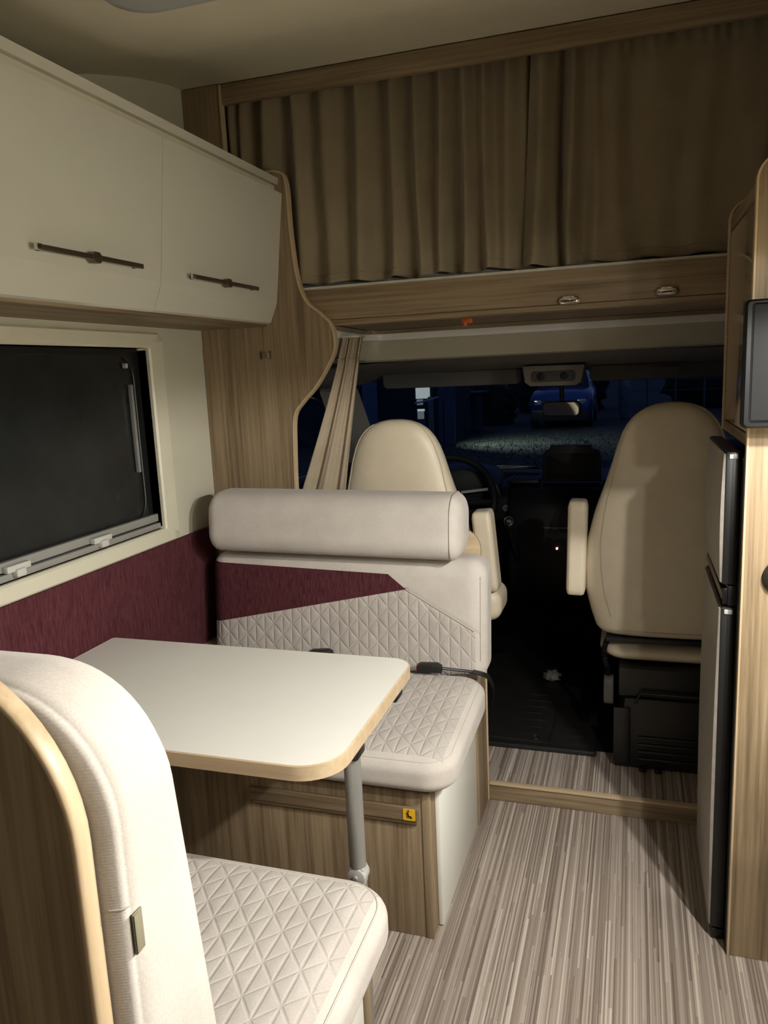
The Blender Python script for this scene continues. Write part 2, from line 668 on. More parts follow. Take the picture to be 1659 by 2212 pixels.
def frame_ring(name, y0, y1, z0, z1, iy0, iy1, iz0, iz1, ro, ri, xa, xb, mat, parent, bev=0.004):
    """picture-frame ring lying on a wall x=const, from xa (back) to xb (front)"""
    o_ = round_rect(y0, y1, z0, z1, ro, 6)
    i_ = round_rect(iy0, iy1, iz0, iz1, ri, 6)
    bm = bmesh.new()
    n = len(o_)
    d = bev
    rings = []
    cy, cz = (y0 + y1) / 2, (z0 + z1) / 2

    def shrink(pts, e):
        return [(p[0] + (-e if p[0] > cy else e), p[1] + (-e if p[1] > cz else e)) for p in pts]
    for pts, x in ((o_, xa), (o_, xb - d), (shrink(o_, d), xb), (shrink(i_, -d), xb), (i_, xb - d), (i_, xa)):
        rings.append([bm.verts.new((x, p[0], p[1])) for p in pts])
    for A, B in zip(rings, rings[1:] + rings[:1]):
        for k in range(n):
            bm.faces.new((A[k], A[(k + 1) % n], B[(k + 1) % n], B[k]))
    return from_bm(name, bm, mat, parent, 'angle')


frame_ring('window_frame', 0.76, 1.962, 0.862, 1.458, win_y0, win_y1, win_z0, win_z1, 0.02, 0.006, WX - 0.03, WX + 0.014, 'cream_frame', w1, 0.005)
box('pane', WX - 0.045, WX - 0.033, win_y0 - 0.02, win_y1 + 0.02, win_z0 - 0.02, win_z1 + 0.02, 'dark_glass', w1, 0)
frame_ring('inner_seal', win_y0, win_y1, win_z0, win_z1, win_y0 + 0.012, win_y1 - 0.03, win_z0 + 0.03, win_z1 - 0.02, 0.002, 0.06, WX - 0.0329, WX - 0.026, 'black_plastic', w1, 0.002)
box('window_stay', WX - 0.030, WX - 0.018, 1.838, 1.848, 1.075, 1.318, 'aluminium', w1, 0.002)
box('stay_knob', WX - 0.030, WX - 0.016, 1.822, 1.832, 1.362, 1.376, 'grey_plastic', w1, 0.003)
box('glass_reflection_strip', WX - 0.030, WX - 0.026, 1.868, 1.872, 1.09, 1.33, 'rail_grey', w1, 0.001)  # grey sliver standing in for a vertical reflection in the pane
br = box('blind_rail', WX - 0.026, WX - 0.004, win_y0, win_y1 - 0.001, win_z0 + 0.001, 0.922, 'rail_grey', w1, 0.002)
box('blind_rail', WX - 0.026, WX - 0.010, win_y0, win_y1 - 0.001, 0.926, 0.948, 'rail_grey', w1, 0.002)
for y in (1.625, 1.335):
    lt = box('blind_latch', WX - 0.010, WX + 0.006, y - 0.035, y + 0.035, 0.925, 0.940, 'light_plastic', w1, 0.002)
    box('latch_grip', WX - 0.008, WX + 0.012, y - 0.014, y + 0.014, 0.912, 0.930, 'light_plastic', lt, 0.003)

# burgundy wall upholstery
bm = bmesh.new()
bm_box(bm, WX + 0.0005, WX + 0.012, 0.47, 2.16, 0.50, 0.861, 0.004)
up_o = from_bm('wall_upholstery', bm, 'burgundy_fabric', None, 'angle')
tag(up_o, 'burgundy upholstered wall panel below the dinette window', 'wall panel')
led = box('window_ledge', WX + 0.0005, WX + 0.058, 1.14, 2.13, 0.473, 0.499, 'cream_frame', None, 0.004)
tag(led, 'narrow cream ledge running under the burgundy wall upholstery', 'ledge')

# ================================================================== alcove
part = thing('partition_panel', 'tall oak-look partition with a wavy pale edge at the cab', 'partition', (-1.1, 2.2, 0))
out2 = smooth_path([(-1.045, 1.913), (-1.0, 1.910), (-0.975, 1.880), (-0.970, 1.741), (-0.957, 1.609), (-0.933, 1.540), (-0.890, 1.502), (-0.857, 1.466), (-0.848, 1.412), (-0.862, 1.368), (-0.915, 1.290), (-0.965, 1.240), (-0.994, 1.198), (-1.002, 1.10), (-1.007, 0.953), (-1.012, 0.6)], 6)
poly = out2 + [(-1.012, 0.06), (WX + 0.001, 0.06), (WX + 0.001, 1.913)]
prism('panel', poly, 'xz', YP, YP + 0.019, 'wood_z', part)
# edge band strip following the curve
bm = bmesh.new()
n_ = len(out2)
rg = []
for i, p in enumerate(out2):
    a = np.array(out2[max(0, i - 1)])
    c = np.array(out2[min(n_ - 1, i + 1)])
    tg = (c - a) / np.linalg.norm(c - a)
    nr = np.array([-tg[1], tg[0]])
    if i == 0:
        nr = np.array([0, 1.0])
    q = np.array(p) + nr * 0.0035
    p2 = np.array(p) - nr * 0.002
    rg.append([bm.verts.new((p2[0], YP - 0.002, p2[1])), bm.verts.new((q[0], YP - 0.002, q[1])), bm.verts.new((q[0], YP + 0.021, q[1])), bm.verts.new((p2[0], YP + 0.021, p2[1]))])
for A, B in zip(rg[:-1], rg[1:]):
    for k in range(4):
        bm.faces.new((A[k], A[(k + 1) % 4], B[(k + 1) % 4], B[k]))
from_bm('edge_band', bm, 'edge_band', part, 'angle')
hk = thing('coat_hook', 'small chrome double hook on the oak-look partition', 'hook', (-1.074, YP, 1.375))
box('back_plate', -1.066, -1.058, YP - 0.004, YP - 0.0003, 1.376, 1.400, 'bronze', hk, 0.001)
box('prong', -1.064, -1.060, YP - 0.014, YP - 0.0045, 1.379, 1.397, 'chrome', hk, 0.001)
box('back_plate', -1.094, -1.086, YP - 0.004, YP - 0.0003, 1.376, 1.400, 'bronze', hk, 0.001)

post = thing('alcove_post', 'wooden corner post between ceiling and overhead locker at the alcove', 'post', (-1.23, 2.2, 1.6))
box('board', WX + 0.001, -1.170, YP - 0.0, YP + 0.018, 1.914, 2.171, 'wood_z', post, 0.0005)
box('edge_band', -1.1695, -1.163, YP - 0.002, YP + 0.020, 1.914, 2.170, 'edge_band', post, 0.001)
rail = box('curtain_pelmet', -1.162, RX, 2.205, 2.222, 2.116, 2.171, 'wood_x', None, 0.001)
tag(rail, 'long wooden pelmet board above the alcove curtains under the ceiling', 'pelmet')

brd = thing('alcove_board', 'wooden front board below the alcove curtains', 'board', (-0.3, 2.22, 1.45))
box('front_board', -0.96, RX, 2.219, 2.237, 1.481, 1.572, 'wood_x', brd, 0.001)
box('bottom_lip', -0.96, RX, 2.216, 2.237, 1.464, 1.480, 'wood_x', brd, 0.002)
box('top_strip', -0.96, RX, 2.226, 2.240, 1.5725, 1.581, 'trim_white', brd, 0.001)
prism('underside', [(-0.84, 2.238), (RX, 2.238), (RX, 2.61), (-0.83, 2.61), (-0.865, 2.575)], 'xy', 1.4635, 1.478, 'wood_x', brd)
box('bed_base', -1.2, RX - 0.01, 2.325, 2.36, 1.50, 1.615, 'trim_white', brd, 0.002)
struct(box('floor_alcove', -1.25, RX, 2.62, 3.4, 1.478, 1.50, 'headliner_dark', bev=0))
struct(box('wall_right_alcove', RX, RX + 0.03, 2.2, 3.25, 1.42, 2.3, 'cream_wall', bev=0))
struct(box('wall_front', WX, RX, 3.2, 3.23, 1.5, 2.3, 'cream_wall', bev=0))
for x, lab in ((-0.170, 'chrome oval catch nearer the middle of the alcove board'), (0.080, 'chrome oval catch nearer the tall fridge unit on the alcove board')):
    k = thing('oval_catch', lab, 'catch', (x, 2.217, 1.487), 'chrome catches on the alcove board')
    zc = 1.489 if x < 0 else 1.4945
    prism('rim', round_rect(x - 0.030, x + 0.030, zc - 0.0115, zc + 0.0115, 0.0112, 8), 'xz', 2.212, 2.2188, 'bronze', k, 0.0015)
    prism('plate', round_rect(x - 0.024, x + 0.024, zc - 0.008, zc + 0.008, 0.0078, 8), 'xz', 2.2095, 2.2118, 'chrome', k, 0.001)
    box('slot', x - 0.014, x + 0.014, 2.2085, 2.2094, zc - 0.0025, zc + 0.0015, 'black_plastic', k, 0)
    box('top_tab', x - 0.014, x + 0.014, 2.207, 2.2118, zc + 0.0082, zc + 0.0115, 'chrome', k, 0.0005)
    for s_ in (-1, 1):
        cyl('screw', (x + s_ * 0.018, 2.209, zc), 0.0028, 0.002, 'y', 'bronze', k, 10)
oc = thing('orange_clip', 'small orange plastic clip under the alcove board', 'clip', (-0.455, 2.26, 1.44))
box('clip_body', -0.472, -0.440, 2.245, 2.262, 1.448, 1.4632, 'orange_plastic', oc, 0.003)
box('clip_tab', -0.466, -0.455, 2.240, 2.2445, 1.440, 1.458, 'orange_plastic', oc, 0.002)


def curtain(name, x0, x1, z0, z1, yb, folds, label, group, hem_end=None, nx=520, nz=60, top_gather=0.35, lean=0.0, mat='curtain_fabric', left_edge_lean=0.0):
    """folds: list of (x, width, amp) ridges toward the viewer (-y)"""
    xs = np.linspace(x0, x1, nx)
    zs = np.linspace(z0, z1, nz)
    X, Z = np.meshgrid(xs, zs)
    tz = (Z - z0) / (z1 - z0)
    Yv = np.full_like(X, yb)
    for i, (fx, w_, a_) in enumerate(folds):
        cx_ = fx + 0.010 * np.sin(i * 2.1 + tz * 2.2) * (1 - tz)
        ww = w_ * (1 - 0.18 * tz)
        Yv -= 1.85 * a_ * (0.75 + 0.35 * (1 - tz)) * np.exp(-((X - cx_) / ww) ** 2)
    g = np.clip((tz - 0.86) / 0.14, 0, 1)
    Yv -= g * 0.005 * np.sin(X * 190 + 1.3 * np.sin(X * 31))
    Yv += 0.0025 * np.sin(X * 37 + tz * 3) + 0.0015 * np.sin(X * 83 - tz * 5)
    Xw = X + lean * (1 - tz) + left_edge_lean * (1 - tz) * np.exp(-((X - x0) / 0.1) ** 2)
    Zw = Z + (1 - tz) ** 6 * 0.004 * np.sin(X * 45) + np.clip((tz - 0.97) / 0.03, 0, 1) * 0.004 * np.sin(X * 95)
    P = np.stack([Xw, Yv, Zw], -1).reshape(-1, 3)
    th = 0.0022
    P2 = P + np.array([0, th, 0])
    F = []
    n = len(P)
    for j in range(nz - 1):
        for i in range(nx - 1):
            a = j * nx + i
            F.append((a, a + 1, a + nx + 1, a + nx))
            F.append((n + a, n + a + nx, n + a + nx + 1, n + a + 1))
    for i in range(nx - 1):
        F.append((i + 1, i, n + i, n + i + 1))
        a = (nz - 1) * nx + i
        F.append((a, a + 1, n + a + 1, n + a))
    for j in range(nz - 1):
        a = j * nx
        F.append((a, a + nx, n + a + nx, n + a))
        a = j * nx + nx - 1
        F.append((a + nx, a, n + a, n + a + nx))
    t_ = thing(name, label, 'curtain', ((x0 + x1) / 2, yb, z0), group)
    mesh_from('cloth', np.vstack([P, P2]), F, None, mat, t_)
    # stitched hem
    row = P.reshape(nz, nx, 3)[2][::6]
    tube('hem_seam', [(p[0], p[1] - 0.0012, p[2] + 0.004) for p in row], 0.0012, mat, t_, 5)
    return t_


curtain('alcove_curtain', -1.19, -0.262, 1.590, 2.166, 2.275,
        [(-1.17, 0.02, 0.018), (-1.128, 0.022, 0.02), (-1.05, 0.035, 0.03), (-0.955, 0.030, 0.024), (-0.86, 0.040, 0.028), (-0.755, 0.035, 0.030), (-0.66, 0.028, 0.028), (-0.585, 0.022, 0.030), (-0.515, 0.022, 0.028), (-0.452, 0.020, 0.030), (-0.395, 0.020, 0.026), (-0.33, 0.028, 0.022), (-0.270, 0.014, -0.02)],
        'wide olive-brown alcove curtain in deep regular folds beside the overhead locker', 'alcove curtains')
curtain('alcove_curtain', -0.268, 0.66, 1.5875, 2.166, 2.268,
        [(-0.236, 0.026, 0.028), (-0.186, 0.0085, -0.024), (-0.155, 0.020, 0.026), (-0.105, 0.020, 0.010), (-0.05, 0.035, 0.012), (0.05, 0.05, 0.008), (0.16, 0.06, 0.009), (0.30, 0.06, 0.010), (0.45, 0.05, 0.012)],
        'olive-brown alcove curtain hanging nearly flat beside the tall fridge unit', 'alcove curtains', left_edge_lean=-0.03)

# ================================================================== overhead locker (left)
lk = thing('overhead_locker', 'cream gloss overhead locker with two doors above the dinette window', 'cabinet', (-1.15, 1.5, 1.47))
prism('carcass', [(WX + 0.001, 1.474), (-1.068, 1.474), (-1.05, 1.53), (-1.018, 1.85), (-1.0165, 1.872), (WX + 0.001, 1.872)], 'xz', 0.0, 2.199, 'wood_y', lk)
prism('top_trim', [(WX + 0.001, 1.8725), (-0.999, 1.8725), (-0.996, 1.892), (WX + 0.001, 1.892)], 'xz', 0.0, 2.199, 'trim_white', lk, 0.001)
prism('groove_trim', [(-1.0155, 1.853), (-1.0115, 1.853), (-1.010, 1.8718), (-1.014, 1.8718)], 'xz', 0.0, 2.199, 'cream_frame', lk)
dprof = [(-1.058, 1.480), (-1.049, 1.484), (-1.030, 1.527), (-1.024, 1.545), (-0.986, 1.848), (-1.004, 1.850), (-1.043, 1.545), (-1.048, 1.529)]
for (ya, yb_, hy0, hy1) in ((1.587, 2.197, 1.70, 2.035), (0.977, 1.585, 1.185, 1.490), (0.367, 0.975, 0.55, 0.86)):
    d = prism('door', dprof, 'xz', ya, yb_, 'gloss_white', lk, 0.0012, smooth=False)
    hz, hx = 1.566, -1.006
    h = thing('h', None, None, (0, 0, 0)) if False else None
    hb = box('handle', hx - 0.001, hx + 0.005, hy0, hy1, hz - 0.005, hz + 0.005, 'bronze', d, 0.001)
    ym = (hy0 + hy1) / 2 + 0.0
    prism('handle_boss', [(ym - 0.016, hz), (ym - 0.007, hz + 0.0105), (ym + 0.007, hz + 0.0105), (ym + 0.016, hz), (ym + 0.007, hz - 0.0105), (ym - 0.007, hz - 0.0105)], 'yz', hx - 0.010, hx + 0.0065, 'bronze', d, 0.001)
    box('handle_end', hx - 0.002, hx + 0.0055, hy0 - 0.012, hy0, hz - 0.0055, hz + 0.0055, 'chrome', d, 0.001)
    for yy in (hy0 + 0.01, hy1 - 0.01):
        box('handle_stem', -1.023, hx - 0.0012, yy - 0.004, yy + 0.004, hz - 0.004, hz + 0.004, 'bronze', d, 0.0005)

# ceiling lamp at the top of the frame (off)
lamp = thing('ceiling_dome', 'shallow grey oval ceiling fitting above the dinette', 'ceiling fitting', (-0.72, 1.27, 1.98))
rings = []
for (e, z) in ((0.0, 2.0), (0.0, 1.968), (0.006, 1.959), (0.022, 1.955), (0.12, 1.953)):
    rings.append([(x, y, z) for x, y in round_rect(-0.865 + e, -0.45 - e, 0.95 + e, 1.318 - e, 0.065 if e < 0.05 else 0.02, 8)])
loft('dome', rings, 'lamp_grey', lamp, smooth='angle')

# ================================================================== dinette: far bench
bench = thing('dinette_bench', 'far wooden bench box with a white side panel and yellow sticker', 'bench', (-0.85, 1.85, 0))
box('carcass', WX + 0.013, -0.431, 1.560, 2.170, 0.0005, 0.372, 'wood_z', bench, 0.0015)
box('end_stile', -0.4495, -0.4300, 1.5575, 1.5595, 0.0005, 0.372, 'wood_z', bench, 0.0008)
box('side_panel', -0.4305, -0.419, 1.605, 2.040, 0.004, 0.372, 'white_panel', bench, 0.0012)
rl = box('hand_rail', -0.885, -0.457, 1.549, 1.5595, 0.304, 0.338, 'wood_x', bench, 0.002)
box('lower_shadow_strip', -0.880, -0.460, 1.5535, 1.5595, 0.294, 0.3035, 'wood_x', bench, 0.001)
st = thing('sticker', 'small yellow sticker with a black seated figure on the bench base', 'sticker', (-0.475, 1.549, 0.305))
prism('card', round_rect(-0.492, -0.463, 0.3065, 0.3355, 0.003, 3), 'xz', 1.5478, 1.5486, 'yellow_sticker', st)
for pts in ([(-0.482, 0.330), (-0.479, 0.3325), (-0.476, 0.330), (-0.479, 0.3275)], [(-0.4825, 0.3265), (-0.4785, 0.3265), (-0.4775, 0.3185), (-0.4715, 0.3175), (-0.4705, 0.3115), (-0.4735, 0.3115), (-0.4745, 0.3145), (-0.4810, 0.3150)], [(-0.4845, 0.327), (-0.4835, 0.327), (-0.4825, 0.314), (-0.4745, 0.313), (-0.4745, 0.312), (-0.4835, 0.313)]):
    prism('figure_print', pts, 'xz', 1.5474, 1.5479, 'black_plastic', st)
backb = bench
box('side_stile', -0.430, -0.4135, 2.041, 2.182, 0.0005, 0.4545, 'wood_z', backb, 0.001)
box('upper_stile', -0.430, -0.4135, 2.166, 2.182, 0.455, 0.60, 'wood_z', backb, 0.001)
box('edge_band', -0.430, -0.4095, 2.1825, 2.189, 0.0005, 0.60, 'edge_band', backb, 0.001)
prism('back_board', round_rect(WX + 0.013, -0.418, 0.45, 0.86, (0, 0, 0.06, 0.01), 6), 'xz', 2.171, 2.190, 'edge_band_x', backb, 0.004)


def seat_puff(z_lo, x0, x1, y0, y1, amp, crown):
    def f_(P):
        d = np.zeros_like(P)
        top = P[:, 2] > z_lo
        mx_ = np.clip((P[:, 0] - x0) / 0.07, 0, 1) * np.clip((x1 - P[:, 0]) / 0.07, 0, 1) * np.clip((P[:, 1] - y0) / 0.07, 0, 1) * np.clip((y1 - P[:, 1]) / 0.05, 0, 1)
        q = quilt_h(P[:, 0], P[:, 1])
        cr = crown * (1 - ((P[:, 0] - (x0 + x1) / 2) / ((x1 - x0) / 2)) ** 2) * (1 - ((P[:, 1] - (y0 + y1) / 2) / ((y1 - y0) / 2)) ** 2)
        d[:, 2] = np.where(top, mx_ * amp * np.minimum(q / 0.012, 1) + cr, 0)
        return d
    return f_


def split_cushion(parent, P, faces, UV, cuts, classify, mats):
    """cut the dense mesh along planes and split the faces into named parts"""
    me = bpy.data.meshes.new('tmp')
    me.from_pydata([tuple(p) for p in P], [], faces)
    l = me.uv_layers.new(name='UVMap')
    li = np.empty(len(me.loops), dtype=np.int32)
    me.loops.foreach_get('vertex_index', li)
    l.data.foreach_set('uv', UV[li].astype(np.float32).ravel())
    bm = bmesh.new()
    bm.from_mesh(me)
    for co, no in cuts:
        bmesh.ops.bisect_plane(bm, geom=bm.verts[:] + bm.edges[:] + bm.faces[:], dist=1e-6, plane_co=co, plane_no=no)
    cls = {f_: classify(f_.calc_center_median(), f_.normal) for f_ in bm.faces}
    names = list(mats)
    for fi in bm.faces:
        fi.material_index = names.index(cls[fi])
    bm.to_mesh(me)
    bm.free()
    for i, nm in enumerate(names):
        b2 = bmesh.new()
        b2.from_mesh(me)
        bmesh.ops.delete(b2, geom=[f_ for f_ in b2.faces if f_.material_index != i], context='FACES')
        for f_ in b2.faces:
            f_.material_index = 0
        m2 = bpy.data.meshes.new(nm)
        b2.to_mesh(m2)
        b2.free()
        link(nm, m2, mats[nm], parent, True)
    bpy.data.meshes.remove(me)


# seat cushion of the far bench
X0, X1 = -1.232, -0.378


def bench_seat(name, label, b0, b1, rad, cell, front, warp):
    t_ = thing(name, label, 'cushion', ((b0[0] + b1[0]) / 2, (b0[1] + b1[1]) / 2, b0[2]), 'bench seat cushions')
    P, F, UV = cushion_mesh(b0, b1, rad, cell, warp, 'xy', seat_puff(b1[2] - 0.004, b0[0], b1[0], b0[1], b1[1], 0.0018, 0.006))
    zt = b1[2] - 0.010

    def cl(c, nrm):
        inx = b0[0] + 0.03 < c.x < b1[0] - 0.028
        iny = (b0[1] + 0.030 < c.y < b1[1] - 0.004) if front == '-y' else (b0[1] + 0.004 < c.y < b1[1] - 0.030)
        return 'quilted_top' if (nrm.z > 0.5 and inx and iny) else 'cushion_body'
    cuts = [((b1[0] - 0.028, 0, 0), (1, 0, 0)), ((b0[0] + 0.03, 0, 0), (1, 0, 0))]
    cuts += [((0, b0[1] + (0.030 if front == '-y' else 0.004), 0), (0, 1, 0)), ((0, b1[1] - (0.004 if front == '-y' else 0.030), 0), (0, 1, 0))]
    split_cushion(t_, P, F, UV, cuts, cl, {'cushion_body': 'cushion_fabric', 'quilted_top': 'quilted_fabric'})
    return t_, P


def seam_on(parent, b0, b1, rad, inset, drop, warp, r=0.0016):
    pts = [(x, y) for x, y in round_rect(b0[0] + inset, b1[0] - inset, b0[1] + inset, b1[1] - inset, max(rad[0] - inset, 0.01), 8)]
    P = np.array([(x, y, b1[2] - drop) for x, y in pts])
    P = warp(P) if warp is not None else P
    tube('seam', [tuple(p) for p in P], r, 'seam_thread', parent, 6, True)


def warp_far(P):
    P = P.copy()
    # the seat sinks a little toward the aisle front corner
    P[:, 2] += (P[:, 1] - 1.54) * 0.058 * np.clip((P[:, 2] - 0.3735) / 0.05, 0, 1)
    return P


b0, b1 = (X0, 1.525, 0.3735), (-0.368, 1.996, 0.472)
fs, PS = bench_seat('seat_cushion', 'far bench seat cushion with beige triangle quilting and a buckle on it', b0, b1, (0.075, 0.075, 0.036), (0.005, 0.005, 0.006), '-y', warp_far)
seam_on(fs, b0, b1, (0.075, 0.075, 0.036), 0.016, 0.0145, warp_far)


# backrest of the far bench
def warp_back(P):
    P = P.copy()
    P[:, 1] += (P[:, 2] - 0.48) * 0.10
    return P


def back_puff(P):
    d = np.zeros_like(P)
    front = P[:, 1] < 2.004
    q = quilt_h(P[:, 0], P[:, 2])
    la = P[:, 2] - (0.585 + (P[:, 0] + 1.23) * 0.2064)
    lb = P[:, 2] - (0.714 - (P[:, 0] + 0.605) * 0.555)
    inq = (la < 0) & (lb < 0)
    m_ = np.clip(-np.maximum(la, lb) / 0.01, 0, 1) * np.clip((X1 - 0.03 - P[:, 0]) / 0.05, 0, 1) * np.clip((P[:, 2] - 0.49) / 0.05, 0, 1)
    d[:, 1] = np.where(front & inq, -m_ * 0.002 * np.minimum(q / 0.012, 1), 0)
    # shallow seam valleys
    for l_ in (la, lb):
        d[:, 1] += np.where(front, 0.0022 * np.exp(-(l_ / 0.004) ** 2), 0) * np.where(l_ is lb, (P[:, 0] > -0.61), (P[:, 0] < -0.60))
    return d


bb0, bb1 = (-1.232, 2.0, 0.455), (X1, 2.125, 0.800)
bk = thing('backrest_cushion', 'far bench backrest with burgundy wedge above quilted beige panel', 'cushion', (-0.8, 2.06, 0.455))
P, F, UV = cushion_mesh(bb0, bb1, (0.05, 0.04, 0.05), (0.005, 0.006, 0.005), warp_back, 'xz', back_puff)


def line_cut(p, q):
    p, q = Vector(p), Vector(q)
    d = q - p
    return ((p.x, 0, p.y), (-d.y, 0, d.x))


LA = ((-1.23, 0.585), (-0.605, 0.714))
LB = ((-0.605, 0.714), (-0.387, 0.593))
LC = ((-1.23, 0.773), (-0.658, 0.756))
LD = ((-0.658, 0.756), (-0.605, 0.714))


def above(L, x, z):
    (ax_, az), (bx_, bz) = L
    return z > az + (bz - az) * (x - ax_) / (bx_ - ax_)


def cls_back(c, nrm):
    x, z = c.x, c.z
    if c.y > 2.0 + (z - 0.48) * 0.10 + 0.032 and abs(nrm.y) < 0.7:
        return 'cushion_body'
    if nrm.y > -0.3:
        return 'cushion_body'
    if x > X1 - 0.03:
        return 'cushion_body'
    if not above(LA, x, z) and not above(LB, x, z):
        return 'quilted_panel'
    if above(LA, x, z) and not above(LC, x, z) and not above(LD, x, z) and x < -0.6:
        return 'burgundy_wedge'
    return 'cushion_body'


split_cushion(bk, P, F, UV, [line_cut((p[0]), (p[1])) for p in (LA, LB, LC, LD)] + [((X1 - 0.03, 0, 0), (1, 0, 0))], cls_back,
              {'cushion_body': 'cushion_fabric', 'burgundy_wedge': 'burgundy_fabric', 'quilted_panel': 'quilted_fabric'})

sm = [warp_back(np.array([[X1 - 0.016, 2.0095, z]]))[0] for z in np.linspace(0.52, 0.755, 12)]
tube('side_seam', [tuple(p) for p in sm], 0.0016, 'seam_thread', bk, 6)
sm = [warp_back(np.array([[x, 1.9995, 0.714 - (x + 0.605) * 0.555]]))[0] for x in np.linspace(-0.605, -0.41, 8)]
tube('panel_seam', [tuple(p) for p in sm], 0.0014, 'seam_thread', bk, 6)

# bolster
bol = thing('headrest_bolster', 'thick plain beige headrest bolster on top of the far backrest', 'cushion', (-0.82, 2.03, 0.8))
bo0, bo1 = (-1.205, 1.955, 0.811), (-0.432, 2.12, 0.989)
PB, FB, _ = cushion_mesh(bo0, bo1, (0.035, 0.06, 0.06), (0.012, 0.006, 0.006), lambda P: P + np.stack([0 * P[:, 0], (P[:, 2] - 0.8) * 0.12, -0.012 * (P[:, 0] + 0.82)], 1))
mesh_from('roll', PB, FB, None, 'cushion_fabric', bol)
xs_ = -0.462
ring = [(xs_, y, z) for y, z in round_rect(1.9545, 2.1205, 0.8108, 0.9893, 0.058, 8)]
tube('end_seam', [(x, y + (z - 0.8) * 0.12, z - 0.012 * (x + 0.82)) for x, y, z in ring], 0.0014, 'seam_thread', bol, 6, True)

# belt buckles
def buckle(label, loc, rz, strap):
    t_ = thing('belt_buckle', label, 'seat belt', loc, 'dinette belt buckles')
    M = Matrix.Translation(Vector(loc)) @ Matrix.Rotation(rz, 4, 'Z')
    prism('housing', [(-0.034, 0.0), (-0.034, 0.019), (-0.024, 0.024), (0.022, 0.024), (0.034, 0.017), (0.034, 0.0)], 'xz', -0.013, 0.013, 'black_plastic', t_, 0.003, M=M)
    box('release_button', -0.0365, -0.0342, -0.010, 0.010, 0.006, 0.018, 'red_button', t_, 0.001, M=M)
    if strap:
        tube('strap', strap, 0.0042, 'black_plastic', t_, 8)
    return t_


buckle('black belt buckle with red button on the far seat near its aisle end', (-0.524, 1.950, 0.5045), 0.14, smooth_path([(-0.491, 1.957, 0.514), (-0.46, 1.97, 0.507), (-0.43, 1.98, 0.502), (-0.405, 1.985, 0.498)], 4))
buckle('black belt buckle half hidden behind the table edge on the far seat', (-0.842, 1.945, 0.524), 0.3, smooth_path([(-0.842, 1.95, 0.535), (-0.835, 1.97, 0.518), (-0.83, 1.988, 0.508)], 4))
stp2 = thing('belt_strap', 'black belt strap looping round the aisle corner of the far seat', 'seat belt', (-0.375, 2.02, 0.38))
bm = bmesh.new()
pth = smooth_path([(-0.41, 1.966, 0.500), (-0.372, 1.970, 0.489), (-0.357, 1.976, 0.462), (-0.3555, 1.983, 0.428), (-0.362, 1.988, 0.395)], 5)
rg = []
for p in pth:
    rg.append([bm.verts.new((p[0], p[1] + d, p[2] + e)) for d, e in ((0, 0), (0.024, 0.001), (0.024, 0.004), (0, 0.003))])
for A, B in zip(rg[:-1], rg[1:]):
    for k in range(4):
        bm.faces.new((A[k], A[(k + 1) % 4], B[(k + 1) % 4], B[k]))
bm.faces.new(rg[0]); bm.faces.new(rg[-1])
from_bm('webbing', bm, 'black_plastic', stp2, 'angle')

# ================================================================== table
TZ = 0.675
tb = thing('dinette_table', 'white dinette table with pale wood edge and folding grey leg', 'table', (-0.9, 1.35, 0))
tx0, tx1, ty0, ty1 = -1.279, -0.466, 1.092, 1.608
prism('table_top', round_rect(tx0 + 0.003, tx1 - 0.003, ty0 + 0.003, ty1 - 0.003, (0.02, 0.077, 0.047, 0.01), 10), 'xy', TZ - 0.026, TZ, 'table_white', tb)
oo = round_rect(tx0, tx1, ty0, ty1, (0.02, 0.08, 0.05, 0.01), 10)
ii = round_rect(tx0 + 0.003, tx1 - 0.003, ty0 + 0.003, ty1 - 0.003, (0.02, 0.077, 0.047, 0.01), 10)
bm = bmesh.new()
rings = []
for pts, z in ((ii, TZ + 0.0004), (oo, TZ - 0.0012), (oo, TZ - 0.027), (ii, TZ - 0.0285)):
    rings.append([bm.verts.new((p[0], p[1], z)) for p in pts])
for A, B in zip(rings, rings[1:] + rings[:1]):
    for k in range(len(oo)):
        bm.faces.new((A[k], A[(k + 1) % len(oo)], B[(k + 1) % len(oo)], B[k]))
from_bm('wood_edging', bm, 'edge_band_x', tb, 'angle')
lx, ly = -0.497, 1.262
leg = tube('leg', [(lx, ly, 0.385), (lx, ly, 0.618)], 0.0165, 'aluminium', tb, 20)
hg = cyl('hinge', (lx, ly, 0.366), 0.019, 0.032, 'y', 'grey_plastic', leg, 20, 0.003)
cyl('hinge_pin', (lx + 0.0, ly - 0.019, 0.366), 0.006, 0.006, 'y', 'aluminium', leg, 14, 0.001)
box('hinge_ear', lx - 0.016, lx + 0.016, ly - 0.014, ly + 0.014, 0.346, 0.386, 'grey_plastic', leg, 0.005)
tube('lower_leg', [(lx, ly, 0.004), (lx, ly, 0.347)], 0.0165, 'aluminium', tb, 20)
cyl('foot', (lx, ly, 0.003), 0.02, 0.006, 'z', 'black_plastic', tb, 20)
box('leg_bracket', lx - 0.030, lx + 0.020, ly - 0.024, ly + 0.024, 0.612, TZ - 0.0286, 'black_plastic', tb, 0.006)
box('slide_latch', tx1 - 0.045, tx1 - 0.010, 1.488, 1.54, 0.618, TZ - 0.0286, 'black_plastic', tb, 0.006)
box('under_frame', -1.2, -0.56, 1.24, 1.29, 0.625, TZ - 0.0286, 'aluminium', tb, 0.003)

